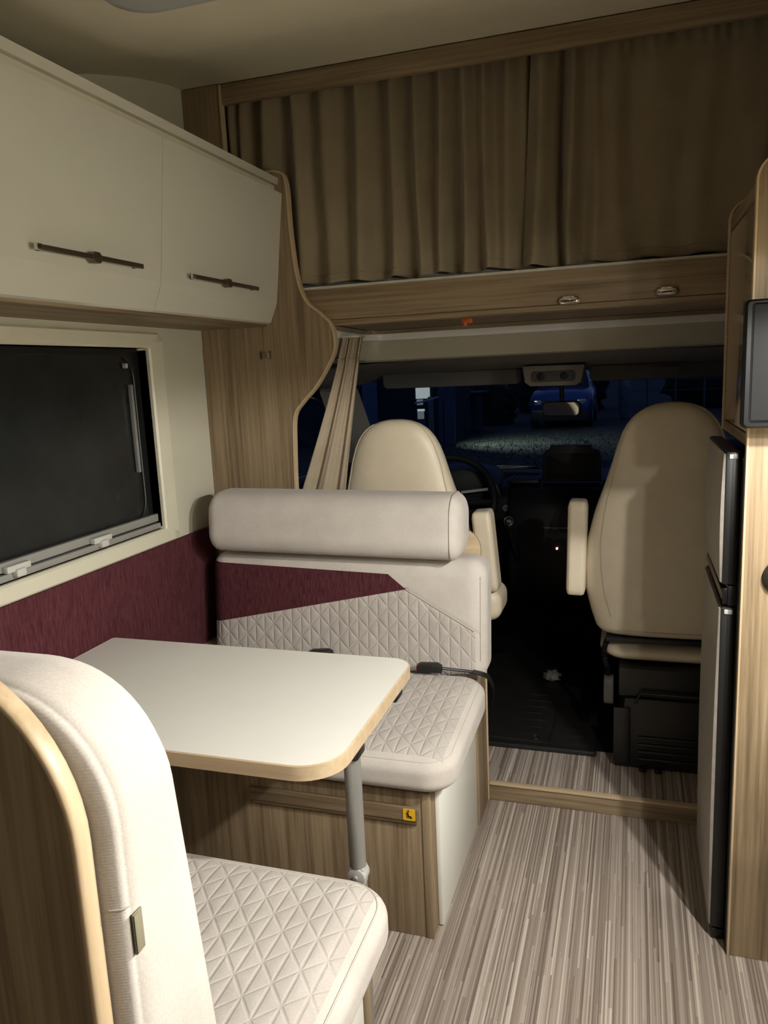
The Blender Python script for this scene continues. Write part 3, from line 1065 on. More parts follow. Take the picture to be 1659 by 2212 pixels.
# ================================================================== near bench
nb = thing('dinette_bench', 'closest bench with an oak back panel edged in pale rounded wood', 'bench', (-0.85, 0.82, 0))
box('carcass', WX + 0.013, -0.434, 0.482, 1.085, 0.0005, 0.372, 'wood_z', nb, 0.0015)
box('side_panel', -0.4335, -0.4225, 0.52, 1.062, 0.004, 0.372, 'white_panel', nb, 0.0012)
box('corner_stile', -0.4335, -0.416, 1.063, 1.084, 0.0005, 0.372, 'wood_z', nb, 0.001)
nbk = nb
o1 = round_rect(WX + 0.013, -0.4145, 0.001, 1.114, (0, 0, 0.155, 0.02), 14)
prism('back_panel', o1, 'xz', 0.448, 0.463, 'wood_z', nbk)
i0 = [p for p in o1]
pathE = [(-0.4145, 0.001)] + [p for p in o1 if p[1] > 0.9 and p[0] > -0.6] + [(WX + 0.03, 1.114)]
bm = bmesh.new()
rg = []
NP = len(pathE)
for i, p in enumerate(pathE):
    a = np.array(pathE[max(0, i - 1)]); c = np.array(pathE[min(NP - 1, i + 1)])
    tg = (c - a) / np.linalg.norm(c - a)
    nr = np.array([tg[1], -tg[0]])
    sec = []
    for off, yy in ((-0.003, 0.4468), (0.0, 0.4455), (0.0025, 0.447), (0.0036, 0.451), (0.0036, 0.460), (0.002, 0.4645), (-0.003, 0.4645)):
        q = np.array(p) + nr * off
        sec.append(bm.verts.new((q[0], yy, q[1])))
    rg.append(sec)
for A, B in zip(rg[:-1], rg[1:]):
    for k in range(7):
        bm.faces.new((A[k], A[(k + 1) % 7], B[(k + 1) % 7], B[k]))
from_bm('edge_band', bm, 'edge_band', nbk, True)

# near seat cushion
def warp_id(P):
    return P


nb0, nb1 = (X0, 0.53, 0.3735), (-0.372, 1.135, 0.470)
ns, _ = bench_seat('seat_cushion', 'near bench seat cushion with triangle quilting in front of the table leg', nb0, nb1, (0.085, 0.085, 0.036), (0.005, 0.005, 0.006), '+y', warp_id)
seam_on(ns, nb0, nb1, (0.085, 0.085, 0.036), 0.016, 0.0145, warp_id)

# near backrest: outline in xz (big rounded corner), soft edges
def near_back():
    t_ = thing('backrest_cushion', 'closest pale beige backrest seen from behind with a sewn tag', 'cushion', (-0.8, 0.52, 0.47))
    prof_ = [(0.4675, 0.026), (0.469, 0.014), (0.473, 0.0055), (0.478, 0.0012), (0.4795, 0.0026), (0.481, 0.0008), (0.492, 0.0), (0.53, 0.0), (0.552, 0.004), (0.567, 0.012), (0.578, 0.024), (0.585, 0.042), (0.588, 0.07)]
    rings = []
    xL, xR, zB, zT, rT = WX + 0.075, -0.394, 0.474, 1.081, 0.117
    for y, ins in prof_:
        pts = round_rect(xL + ins * 0.3, xR - ins, zB + ins * 0.2, zT - ins, (0.01, 0.02, max(0.03, rT - ins * 0.6), 0.01), 14)
        rr = []
        for k, (x, z) in enumerate(pts):
            lean = (1.0 - z) * 0.11 if z < 1.0 else 0.0
            rr.append((x, y + lean * max(0, min(1, (y - 0.48) / 0.05)), z))
        rings.append(rr)
    # resample rings along straight runs
    def dens(r):
        out_ = []
        L_ = len(r)
        for i in range(L_):
            a, c = np.array(r[i]), np.array(r[(i + 1) % L_])
            out_.append(tuple(a))
            if np.linalg.norm(a - c) > 0.1:
                for q in range(1, 10):
                    out_.append(tuple(a + (c - a) * q / 10))
        return out_
    rings = [dens(r) for r in rings]
    nmin = min(len(r) for r in rings)
    loft('cushion_body', rings, 'cushion_fabric', t_, smooth=True)

    tube('cross_seam', [(-0.3934, 0.478, 0.893), (-0.397, 0.4725, 0.893), (-0.407, 0.4685, 0.893)], 0.0007, 'seam_thread', t_, 6)
    return t_


near_back()
tg_ = thing('sewn_tag', 'small grey-brown cloth tag sewn to the closest backrest side', 'tag', (-0.403, 0.48, 0.84))
box('tag_fold', -0.3936, -0.3922, 0.4785, 0.491, 0.846, 0.884, 'taupe_tag', tg_, 0.0008)
box('tag_flap', -0.3921, -0.3912, 0.479, 0.4845, 0.847, 0.883, 'taupe_tag', tg_, 0.0005)

# ================================================================== right side: fridge unit
fu = thing('fridge_unit_panel', 'tall light oak end panel with a rounded top corner beside the fridge', 'panel', (0.45, 1.68, 0))
o2 = round_rect(0.2185, RX - 0.001, 0.001, 1.688, (0, 0, 0, 0.045), 10)
prism('panel', o2, 'xz', 1.676, 1.694, 'wood_z', fu)
pe = [(0.2185, 0.001)] + [p for p in o2 if p[0] < 0.27 and p[1] > 1.6][::-1] + [(RX - 0.002, 1.688)]
bm = bmesh.new()
rg = []
for i, p in enumerate(pe):
    a = np.array(pe[max(0, i - 1)]); c = np.array(pe[min(len(pe) - 1, i + 1)])
    tg = (c - a) / np.linalg.norm(c - a)
    nr = np.array([-tg[1], tg[0]])
    q = np.array(p) + nr * 0.003
    s_ = np.array(p) - nr * 0.001
    rg.append([bm.verts.new((s_[0], 1.6745, s_[1])), bm.verts.new((q[0], 1.6745, q[1])), bm.verts.new((q[0], 1.6955, q[1])), bm.verts.new((s_[0], 1.6955, s_[1]))])
for A, B in zip(rg[:-1], rg[1:]):
    for k in range(4):
        bm.faces.new((A[k], A[(k + 1) % 4], B[(k + 1) % 4], B[k]))
from_bm('edge_band', bm, 'edge_band', fu, 'angle')
kn = thing('round_knob', 'black round fitting at the right picture edge on the oak panel', 'knob', (0.289, 1.676, 0.85))
cyl('body', (0.291, 1.668, 0.882), 0.036, 0.015, 'y', 'black_plastic', kn, 32, 0.004)
cyl('cap', (0.291, 1.658, 0.882), 0.024, 0.004, 'y', 'black_gloss', kn, 32, 0.001)

# fridge with two doors
fg = thing('fridge', 'tall narrow fridge with grey doors and black door edges facing the aisle', 'fridge', (0.4, 1.9, 0))
box('body', 0.214, RX - 0.002, 1.697, 2.10, 0.0005, 1.118, 'black_plastic', fg, 0.002)
box('plinth', 0.186, 0.2135, 1.722, 2.085, 0.0005, 0.026, 'black_plastic', fg, 0.003)
for nm, z0, z1 in (('main_door', 0.030, 0.796), ('freezer_door', 0.846, 1.128)):
    d = box(nm, 0.184, 0.2125, 1.722, 2.085, z0, z1, 'black_plastic', fg, 0.003)
    # slightly bowed grey front
    rings = []
    for k in range(9):
        zz = z0 + 0.004 + (z1 - z0 - 0.008) * k / 8
        bow = 0.0035 * (1 - ((zz - (z0 + z1) / 2) / ((z1 - z0) / 2)) ** 2)
        rings.append([(0.1836, 1.7245, zz), (0.1805 - bow, 1.729, zz), (0.1805 - bow, 2.078, zz), (0.1836, 2.083, zz)])
    loft('door_front', rings, 'fridge_grey', d, True, 'angle')
    box('edge_trim', 0.190, 0.2065, 1.7185, 1.7218, z1 - 0.014, z1 - 0.004, 'grey_plastic', d, 0.001)
hb = box('handle_recess', 0.196, 0.2138, 1.724, 2.085, 0.799, 0.843, 'black_plastic', fg, 0.002)
box('handle_bar', 0.184, 0.1955, 1.728, 2.083, 0.812, 0.830, 'bronze', hb, 0.002)
box('handle_end', 0.186, 0.1955, 1.7215, 1.7278, 0.803, 0.838, 'black_gloss', hb, 0.002)

# upper cupboard over the fridge
uc = thing('upper_cupboard', 'glossy taupe cupboard above the fridge with oak surround', 'cabinet', (0.45, 1.9, 1.14))
box('carcass', 0.2325, RX - 0.002, 1.697, 2.125, 1.158, 1.655, 'wood_y', uc, 0.001)
box('bottom_rail', 0.2175, 0.232, 1.697, 2.125, 1.142, 1.165, 'wood_y', uc, 0.001)
box('top_rail', 0.220, 0.232, 1.697, 2.125, 1.622, 1.648, 'wood_y', uc, 0.001)
d = prism('door', round_rect(1.699, 2.112, 1.168, 1.612, 0.003, 2), 'yz', 0.2195, 0.232, 'gloss_taupe', uc, 0.001)
o3 = round_rect(0.2185, RX - 0.002, 1.142, 1.688, (0, 0, 0, 0.045), 8)
prism('end_panel', o3, 'xz', 2.1255, 2.143, 'wood_z', uc)
pe = [(0.2185, 1.142)] + [p for p in o3 if p[0] < 0.27 and p[1] > 1.6][::-1]
bm = bmesh.new()
rg = []
for i, p in enumerate(pe):
    a = np.array(pe[max(0, i - 1)]); c = np.array(pe[min(len(pe) - 1, i + 1)])
    tg = (c - a) / np.linalg.norm(c - a)
    nr = np.array([-tg[1], tg[0]])
    q = np.array(p) + nr * 0.003
    s_ = np.array(p) - nr * 0.001
    rg.append([bm.verts.new((s_[0], 2.124, s_[1])), bm.verts.new((q[0], 2.124, q[1])), bm.verts.new((q[0], 2.1445, q[1])), bm.verts.new((s_[0], 2.1445, s_[1]))])
for A, B in zip(rg[:-1], rg[1:]):
    for k in range(4):
        bm.faces.new((A[k], A[(k + 1) % 4], B[(k + 1) % 4], B[k]))
from_bm('edge_band', bm, 'edge_band', uc, 'angle')

# television on the end panel
tv = thing('television', 'small flat television with black bezel mounted on the oak end panel', 'television', (0.42, 1.6, 1.18))
MT = rot_about((0.193, 1.575, 1.3), 'Z', -1.5)
o_ = round_rect(0.193, 0.62, 1.187, 1.421, 0.008, 4)
prism('housing', o_, 'xz', 1.590, 1.622, 'black_plastic', tv, 0.004, M=MT)
bm = bmesh.new()
i_ = round_rect(0.2085, 0.6045, 1.2015, 1.4115, 0.003, 4)
rings = []
for pts, y in ((o_, 1.5895), (round_rect(0.197, 0.616, 1.191, 1.417, 0.007, 4), 1.583), (round_rect(0.204, 0.609, 1.197, 1.4145, 0.005, 4), 1.583), (i_, 1.5885)):
    rings.append([bm.verts.new((p[0], y, p[1])) for p in pts])
for A, B in zip(rings[:-1], rings[1:]):
    for k in range(len(o_)):
        bm.faces.new((A[k], A[(k + 1) % len(o_)], B[(k + 1) % len(o_)], B[k]))
bmesh.ops.transform(bm, matrix=MT, verts=bm.verts)
from_bm('bezel', bm, 'black_gloss', tv, 'angle')
prism('screen', round_rect(0.2087, 0.6043, 1.2017, 1.4113, 0.003, 3), 'xz', 1.5875, 1.5893, 'screen_grey', tv, M=MT)
box('wall_mount', 0.36, 0.46, 1.6225, 1.6755, 1.26, 1.35, 'black_plastic', tv, 0.003)

# ================================================================== kitchen locker with its spots (outside the picture, lights the room)
kl = thing('kitchen_locker', 'cream overhead kitchen locker carrying the round work lights', 'cabinet', (0.5, 0.5, 1.47))
box('carcass', 0.335, RX - 0.001, -0.6, 1.40, 1.478, 1.88, 'gloss_white', kl, 0.003)
box('light_rail', 0.34, 0.50, -0.55, 1.36, 1.468, 1.4775, 'wood_y', kl, 0.001)
for i, (y, pw) in enumerate(((1.09, 2.0), (0.80, 0.95), (0.47, 0.35))):
    sp_ = thing('work_light', ['round work light under the kitchen locker nearest the fridge', 'round work light in the middle below the kitchen locker', 'round work light under the kitchen locker farthest from the fridge'][i], 'lamp', (0.46, y, 1.455), 'kitchen work lights')
    cyl('ring', (0.46, y, 1.463), 0.034, 0.0095, 'z', 'chrome', sp_, 24, 0.002)
    cyl('lens', (0.46, y, 1.4575), 0.028, 0.001, 'z', 'spot_glow', sp_, 24)
    bulb_light('work_light_bulb', (0, 0, -0.022), 0.014, SPOT_W * min(pw, 1.0), WARM, sp_)
    down_light('work_light_flood', (0, 0, -0.024), 0.014, DOWN_W * pw, WARM, sp_)
    area_light('work_light_beam', (0, 0, -0.002), 0.05, BEAM_W * pw, WARM, (0, 0, 0), 180, sp_)
ku = thing('kitchen_unit', 'low kitchen unit with a brown worktop below the work lights', 'cabinet', (0.5, 0.4, 0))
box('carcass', 0.315, RX - 0.001, -0.6, 1.205, 0.0005, 0.845, 'wood_z', ku, 0.002)
box('worktop', 0.295, RX - 0.001, -0.61, 1.215, 0.8455, 0.872, 'wood_y', ku, 0.003)
for k in range(3):
    dk = box('door', 0.300, 0.3145, -0.58 + 0.595 * k, 0.005 + 0.595 * k, 0.06, 0.835, 'gloss_white', ku, 0.002)
    box('handle', 0.288, 0.2995, -0.45 + 0.595 * k, -0.12 + 0.595 * k, 0.775, 0.785, 'bronze', dk, 0.001)
# unseen lamp added behind the viewer as weak ambient fill
cl_ = thing('fill_lamp', 'round fill lamp added unseen behind the dinette', 'lamp', (-0.2, -0.55, 1.955))
cyl('fill_lamp_base', (-0.2, -0.55, 1.975), 0.11, 0.018, 'z', 'light_plastic', cl_, 32, 0.003)
cyl('diffuser', (-0.2, -0.55, 1.963), 0.10, 0.006, 'z', 'spot_glow', cl_, 32, 0.001)
area_light('fill_lamp_light', (0, 0, 0.003), 0.18, FILL_W, WARM, (0, 0, 0), 180, cl_)

# ================================================================== cab
# moulding under the alcove
mo = struct(thing('trim_2', 'cream moulded header with a pale strip above the cab opening', None, (-0.3, 2.6, 1.35)))


def mould_path(off):
    # plan path: from the partition along the left side, round corner, across the cab
    pts = [(-0.86 + off, 2.225), (-0.875 + off, 2.40), (-0.885 + off, 2.52)]
    cxm, cym, rm = -0.885 + off + 0.07, 2.535, 0.07
    for k in range(1, 8):
        a = math.radians(180 - 90 * k / 8)
        pts.append((cxm + rm * math.cos(a), cym + rm * math.sin(a) - 0.0))
    pts += [(-0.7, 2.607 - off * 0.6), (0.2, 2.607 - off * 0.6), (RX, 2.607 - off * 0.6)]
    return pts


def mould_loft(name, secs, mat):
    paths = [mould_path(o) for o, z in secs]
    rings = []
    for i in range(len(paths[0])):
        rings.append([(paths[k][i][0], paths[k][i][1], secs[k][1]) for k in range(len(secs))])
    return loft(name, rings, mat, mo, True, 'angle')


mould_loft('brown_lip', [(0.016, 1.4625), (0.016, 1.4505), (-0.02, 1.4505), (-0.02, 1.4625)], 'wood_x')
mould_loft('pale_strip', [(0.012, 1.450), (0.014, 1.446), (0.012, 1.430), (0.006, 1.427), (-0.02, 1.427), (-0.02, 1.450)], 'strip_white')
mould_loft('header_body', [(0.004, 1.4265), (0.0, 1.41), (-0.008, 1.380), (-0.022, 1.362), (-0.05, 1.356), (-0.06, 1.36), (-0.06, 1.4265)], 'header_cream')
box('end_bracket', -0.912, -0.872, 2.40, 2.55, 1.362, 1.424, 'cream_frame', mo, 0.006)

# cab headliner sloping to the windscreen
hl = struct(thing('ceiling_cab', 'dark grey cab headliner sloping down to the windscreen', None, (-0.3, 2.8, 1.3)))
rings = []
for y, z in smooth_path([(2.632, 1.357), (2.66, 1.352), (2.74, 1.337), (2.84, 1.322), (2.94, 1.308), (3.02, 1.295)], 3):
    row = []
    for k in range(25):
        x = -1.28 + (0.68 + 1.28) * k / 24
        e = max(0, abs(x + 0.31) - 0.55) / 0.42
        row.append((x, y, z - 0.055 * e ** 2 - 0.01 * ((x + 0.31) / 0.9) ** 2))
    rings.append(row)
bm = bmesh.new()
R_ = [[bm.verts.new(p) for p in r] for r in rings]
R2 = [[bm.verts.new((p[0], p[1], p[2] + 0.02)) for p in r] for r in rings]
for A, B in zip(R_[:-1], R_[1:]):
    for k in range(24):
        bm.faces.new((A[k], A[k + 1], B[k + 1], B[k]))
for A, B in zip(R2[:-1], R2[1:]):
    for k in range(24):
        bm.faces.new((A[k], B[k], B[k + 1], A[k + 1]))
from_bm('lining', bm, 'headliner', hl, True)
box('side_lining', -1.285, -0.88, 2.222, 2.57, 1.366, 1.38, 'headliner', hl, 0.002)
box('warning_label', 0.06, 0.145, 2.842, 2.846, 1.272, 1.296, 'headliner_dark', hl, 0.001)


def visor(x0, x1, label, mat):
    t_ = thing('sun_visor', label, 'sun visor', ((x0 + x1) / 2, 2.9, 1.25), 'cab sun visors')
    M = rot_about((0, 2.93, 1.29), 'X', 14)
    prism('flap', round_rect(x0, x1, 1.256, 1.312, (0.02, 0.02, 0.008, 0.008), 5), 'xz', 2.895, 2.915, mat, t_, 0.006)
    tube('hinge_rod', [(x0 + 0.02, 2.905, 1.309), (x1 + 0.012, 2.905, 1.309)], 0.005, 'black_plastic', t_, 8)
    return t_


visor(-0.925, -0.392, 'grey sun visor on the driver side above the steering wheel', 'headliner_dark')
visor(-0.150, 0.42, 'dark grey sun visor on the passenger side above the windscreen', 'headliner_dark')
oc = thing('overhead_console', 'grey reading-light console between the two sun visors', 'console', (-0.27, 2.86, 1.24))
prism('housing', [(-0.375, 1.320), (-0.368, 1.262), (-0.350, 1.248), (-0.190, 1.246), (-0.172, 1.258), (-0.160, 1.318)], 'xz', 2.80, 2.94, 'headliner', oc, 0.006)
prism('lens_panel', round_rect(-0.345, -0.192, 1.262, 1.300, 0.012, 5), 'xz', 2.797, 2.8, 'headliner_dark', oc, 0.001)
for x in (-0.31, -0.23):
    cyl('reading_lamp', (x, 2.7955, 1.281), 0.014, 0.003, 'y', 'dash_plastic', oc, 18, 0.001)
rm_ = thing('rear_mirror', 'rear-view mirror hanging below the overhead console', 'mirror', (-0.26, 3.05, 1.12))
MM = rot_about((-0.262, 3.06, 1.153), 'Z', -15)
prism('shell', round_rect(-0.338, -0.186, 1.123, 1.182, 0.018, 6), 'xz', 3.052, 3.075, 'black_plastic', rm_, 0.004, M=MM)
prism('glass', round_rect(-0.333, -0.191, 1.128, 1.177, 0.015, 6), 'xz', 3.0495, 3.0518, 'mirror', rm_, M=MM)
tube('stem', [(-0.262, 3.076, 1.16), (-0.262, 3.082, 1.20), (-0.262, 3.055, 1.285)], 0.009, 'black_plastic', rm_, 10)

# windscreen
wy0, wz0, wy1, wz1 = 3.03, 1.292, 3.72, 0.85


def scr(sx, s, bow=0.10):
    """point on the windscreen, sx -1..1 across, s 0 (top) .. 1 (bottom)"""
    hw = 0.74 + 0.12 * s
    x = -0.31 + sx * hw
    return (x, wy0 + (wy1 - wy0) * s - bow * sx ** 2, wz0 + (wz1 - wz0) * s - 0.025 * sx ** 2 * (1 - s))


ws = struct(thing('window_2', 'wide cab windscreen looking out on the night yard', None, (-0.31, 3.4, 0.85)))
bm = bmesh.new()
G = [[bm.verts.new(scr(-1 + 2 * i / 20, j / 10)) for i in range(21)] for j in range(11)]
for j in range(10):
    for i in range(20):
        bm.faces.new((G[j][i], G[j][i + 1], G[j + 1][i + 1], G[j + 1][i]))
from_bm('glass', bm, 'clear_glass', ws, True)
for sx in (-1, 1):
    pts = [scr(sx, k / 8) for k in range(9)]
    rings = []
    for k, p in enumerate(pts):
        o_ = sx * 0.018
        w_ = sx * (0.11 + 0.05 * k / 8)
        rings.append([(p[0] - o_, p[1] - 0.03, p[2] - 0.005), (p[0] + o_, p[1] + 0.02, p[2] + 0.01), (p[0] + w_, p[1] - 0.10, p[2] + 0.0), (p[0] + w_ * 0.85, p[1] - 0.15, p[2] - 0.01), (p[0] + o_ * 0.6, p[1] - 0.09, p[2] - 0.012)])
    loft('pillar_trim', rings, 'headliner', ws, True, 'angle')
# cab side walls and doors
for sx, nm, wn in ((-1, 'door_1', 'driver'), (1, 'door_2', 'passenger')):
    xw = -0.31 + sx * 0.93
    dr = struct(thing(nm, 'dark cab door on the %s side with its window' % wn, None, (xw, 2.8, 0.06)))
    box('door_card', min(xw, xw + sx * 0.05), max(xw, xw + sx * 0.05), 2.26, 3.70, 0.06, 0.88, 'dash_plastic', dr, 0.01)
    box('waist_trim', min(xw - sx * 0.03, xw + sx * 0.05), max(xw - sx * 0.03, xw + sx * 0.05), 2.30, 3.60, 0.882, 0.915, 'dash_plastic', dr, 0.008)
    box('rear_pillar', min(xw, xw + sx * 0.05), max(xw, xw + sx * 0.05), 2.225, 2.44, 0.882, 1.40, 'headliner', dr, 0.008)
    box('top_rail', min(xw, xw + sx * 0.05), max(xw, xw + sx * 0.05), 2.4405, 3.02, 1.275, 1.40, 'headliner', dr, 0.01)
    bmg = bmesh.new()
    xg = xw + sx * 0.03
    bmg.faces.new([bmg.verts.new(p) for p in ((xg, 2.42, 0.90), (xg, 3.62, 0.90), (xg, 3.12, 1.29), (xg, 2.42, 1.29))])
    from_bm('pane', bmg, 'clear_glass', dr)
    box('window_seal', min(xw, xw + sx * 0.03), max(xw, xw + sx * 0.03), 2.4405, 2.462, 0.916, 1.274, 'black_plastic', dr, 0.004)
    tube('front_seal', smooth_path([(xw - sx * 0.01, 2.52, 1.268), (xw - sx * 0.01, 2.86, 1.255), (xw - sx * 0.012, 3.08, 1.19), (xw - sx * 0.012, 3.30, 1.04), (xw - sx * 0.012, 3.45, 0.92)], 6), 0.02, 'black_plastic', dr, 10)
    tube('bright_line', smooth_path([(xw - sx * 0.028, 2.60, 1.25), (xw - sx * 0.028, 2.86, 1.235), (xw - sx * 0.030, 3.06, 1.17), (xw - sx * 0.030, 3.27, 1.025)], 6), 0.003, 'rail_grey', dr, 6)
    box('door_pull', min(xw - sx * 0.05, xw - sx * 0.002), max(xw - sx * 0.05, xw - sx * 0.002), 2.85, 3.10, 0.78, 0.81, 'rail_grey', dr, 0.006)

# gathered side curtain behind the partition
def side_curtain():
    t_ = thing('side_curtain', 'pale gathered cab side curtain hanging beside the driver seat', 'curtain', (-0.9, 2.28, 0.6))
    nz_, nx_ = 40, 90
    P = []
    for j in range(nz_):
        s = j / (nz_ - 1)          # 0 top
        z = 1.428 - s * 0.82
        xl = -0.845 + (-1.020 + 0.845) * min(1, s / 0.6) ** 1.1 - max(0, s - 0.6) * 0.06
        xr = -0.792 + (-0.876 + 0.792) * min(1, s / 0.6) ** 0.9 - max(0, s - 0.6) * 0.02
        for i in range(nx_):
            u = i / (nx_ - 1)
            x = xl + (xr - xl) * u
            a = 0.006 + 0.006 * s
            y = 2.270 + 0.03 * u - a * math.sin(u * 2 * math.pi * 2.2 + 0.9 * math.sin(3 * u) + 0.4 + 0.5 * s) - 0.003 * math.sin(u * 37 + 3 * s) * (1 - 0.6 * s)
            if s < 0.09:
                y -= 0.004 * math.sin(u * 70)
            P.append((x, y, z))
    F = []
    n = len(P)
    P2 = [(p[0], p[1] + 0.003, p[2]) for p in P]
    for j in range(nz_ - 1):
        for i in range(nx_ - 1):
            a = j * nx_ + i
            F.append((a, a + nx_, a + nx_ + 1, a + 1))
            F.append((n + a, n + a + 1, n + a + nx_ + 1, n + a + nx_))
    mesh_from('cloth', np.array(P + P2), F, None, 'side_curtain_fabric', t_)
    rows = [P[3 * nx_ + i] for i in range(0, nx_, 2)]
    tube('heading_tape', [(p[0], p[1] - 0.002, p[2]) for p in rows], 0.0018, 'side_curtain_fabric', t_, 6)
    box('glider_rail', -0.848, -0.79, 2.255, 2.31, 1.4285, 1.4335, 'light_plastic', t_, 0.001)
    return t_


side_curtain()


# cab seats
def super_ring(cx_, cy_, hw, hd, z, ex=3.2, n=44, lean=0):
    out_ = []
    for k in range(n):
        a = 2 * math.pi * k / n
        c, s = math.cos(a), math.sin(a)
        out_.append((cx_ + hw * math.copysign(abs(c) ** (2 / ex), c), cy_ + hd * math.copysign(abs(s) ** (2 / ex), s), z))
    return out_


def cab_seat(label, cx_, yb, dz, arm_side, arm_geo, slope=0.10):
    t_ = thing('cab_seat', label, 'seat', (cx_, yb + 0.25, 0.058), 'cab seats')
    # backrest: (z, half width, half depth)
    sec = [(0.474, 0.17, 0.035), (0.477, 0.195, 0.05), (0.497, 0.215, 0.062), (0.55, 0.232, 0.07), (0.618, 0.248, 0.075), (0.70, 0.25, 0.077), (0.78, 0.243, 0.077), (0.873, 0.220, 0.073), (0.92, 0.204, 0.069), (0.965, 0.188, 0.065), (1.02, 0.171, 0.06), (1.07, 0.157, 0.057), (1.11, 0.143, 0.054), (1.14, 0.127, 0.051), (1.165, 0.106, 0.046), (1.182, 0.080, 0.038), (1.193, 0.052, 0.028), (1.198, 0.022, 0.014)]
    zs = [s[0] for s in sec]
    fz = np.linspace(0, 1, 60)
    dense = []
    arr = np.array(sec)
    cum = np.concatenate([[0], np.cumsum(np.hypot(np.diff(arr[:, 0]), np.diff(arr[:, 1])))])
    for f_ in fz:
        q = f_ * cum[-1]
        dense.append([np.interp(q, cum, arr[:, k]) for k in range(3)])

    def yc(z):
        return yb + 0.08 - (z - 0.5) * slope
    rings = [super_ring(cx_, yc(z), hw, hd, z + dz, 2.9) for z, hw, hd in dense]
    loft('backrest', rings, 'leather', t_, True, True)
    # piping down both sides of the back face and along the bottom
    half = []
    for z, hw, hd in dense[7:56]:
        w_ = hw * (0.74 + 0.19 * min(1, max(0, (z - 0.55) / 0.5)))
        half.append((w_, yc(z) - hd * (1 - (w_ / hw) ** 2.9) ** (1 / 2.9) - 0.0005, z + dz))
    loop = [(cx_ - w_, y, z) for w_, y, z in half] + [(cx_ + w_, y, z) for w_, y, z in half[::-1]]
    tube('piping', loop, 0.0022, 'leather_seam', t_, 6)
    z = 0.497
    tube('bottom_piping', [(cx_ + 0.19 * k, yc(z) - 0.062 * (1 - abs(0.19 * k / 0.215) ** 2.9) ** (1 / 2.9) - 0.0005, z + dz) for k in np.linspace(-0.9, 0.9, 16)], 0.002, 'leather_seam', t_, 6)
    # seat cushion
    y0 = yb + 0.03
    Pc, Fc, _ = cushion_mesh((cx_ - 0.205, y0, 0.385 + dz), (cx_ + 0.235, y0 + 0.50, 0.450 + dz), (0.09, 0.09, 0.034), (0.02, 0.02, 0.01))
    mesh_from('seat_pad', Pc, Fc, None, 'leather', t_)
    box('hinge_gap', cx_ - 0.185, cx_ + 0.20, yb + 0.022, yb + 0.07, 0.459 + dz, 0.4735 + dz, 'black_plastic', t_, 0.004)
    # pedestal
    px0, px1, py0, py1 = cx_ - 0.155, cx_ + 0.21, yb - 0.01, yb + 0.42
    ped = prism('pedestal', [(px0, 0.0575), (px1, 0.0575), (px1 - 0.015, 0.29), (px0 + 0.03, 0.29)], 'xz', py0, py1, 'pedestal_plastic', t_, 0.006)
    for k in range(4):
        box('rib', px0 + 0.07, px1 - 0.03, py0 - 0.006, py0 - 0.0005, 0.085 + 0.024 * k, 0.096 + 0.024 * k, 'pedestal_plastic', ped, 0.003)
    box('corner_post', px0 - 0.004, px0 + 0.045, py0 - 0.012, py0 - 0.0006, 0.075, 0.26, 'pedestal_plastic', ped, 0.004)
    box('slide_frame', px0 + 0.01, px1 - 0.01, py0 + 0.01, py1 + 0.02, 0.2905, 0.3845 + dz, 'black_plastic', t_, 0.006)
    tube('frame_rod', [(px0 + 0.06, py0 - 0.002, 0.275), (px0 + 0.075, py0 - 0.004, 0.31), (px1 - 0.03, py0 - 0.004, 0.31)], 0.005, 'pedestal_plastic', t_, 8)
    prism('recliner_cover', round_rect(yb + 0.0, yb + 0.055, 0.255, 0.345, 0.02, 5), 'yz', px0 - 0.035, px0 - 0.005, 'headliner_dark', t_, 0.005)
    for k in range(2):
        cyl('bolt', (px0 + 0.085 + 0.045 * k, py0 - 0.014, 0.063), 0.011, 0.012, 'z', 'black_plastic', t_, 12, 0.002)
    hose = smooth_path([(px0 - 0.02, yb + 0.05, 0.47 + dz * 0.5), (px0 - 0.035, yb + 0.05, 0.42), (px0 - 0.025, yb + 0.045, 0.36), (px0 - 0.02, yb + 0.03, 0.34)], 14)
    tube('corrugated_hose', hose, 0.009, 'dash_plastic', t_, 8, rfun=lambda s: 0.0085 + 0.0022 * math.sin(s * 120))
    # armrest folded up
    ax0, ax1, az0, az1, ay0, ay1, tilt = arm_geo
    Pa, Fa, _ = cushion_mesh((ax0, ay0, az0), (ax1, ay1, az1), (0.014, 0.02, 0.018), (0.006, 0.006, 0.02))
    A = rot_about(((ax0 + ax1) / 2, (ay0 + ay1) / 2, (az0 + az1) / 2), 'Y', tilt) @ Matrix.Identity(4)
    Pa = np.array([tuple(A @ Vector(p)) for p in Pa])
    arm = mesh_from('armrest', Pa, Fa, None, 'leather', t_)
    e = 0.010
    edge = [(ax0 + e, ay0 + 0.001, z_) for z_ in np.linspace(az0 + 0.02, az1 - 0.02, 8)]
    tube('arm_piping', [tuple(A @ Vector(p)) for p in edge], 0.0016, 'leather_seam', arm, 6)
    if arm_side > 0:
        Pb, Fb, _ = cushion_mesh((ax0 - 0.03, ay0 + 0.02, az0 - 0.105), (ax1 + 0.014, ay1 + 0.10, az0 + 0.0), (0.04, 0.03, 0.04), (0.01, 0.012, 0.01))
        mesh_from('side_bolster', Pb, Fb, None, 'leather', t_)
    cyl('arm_pivot', ((ax1 if arm_side < 0 else ax0) + arm_side * -0.01, (ay0 + ay1) / 2 + 0.02, az0 + 0.06), 0.02, 0.03, 'x', 'black_plastic', t_, 16, 0.003)
    return t_


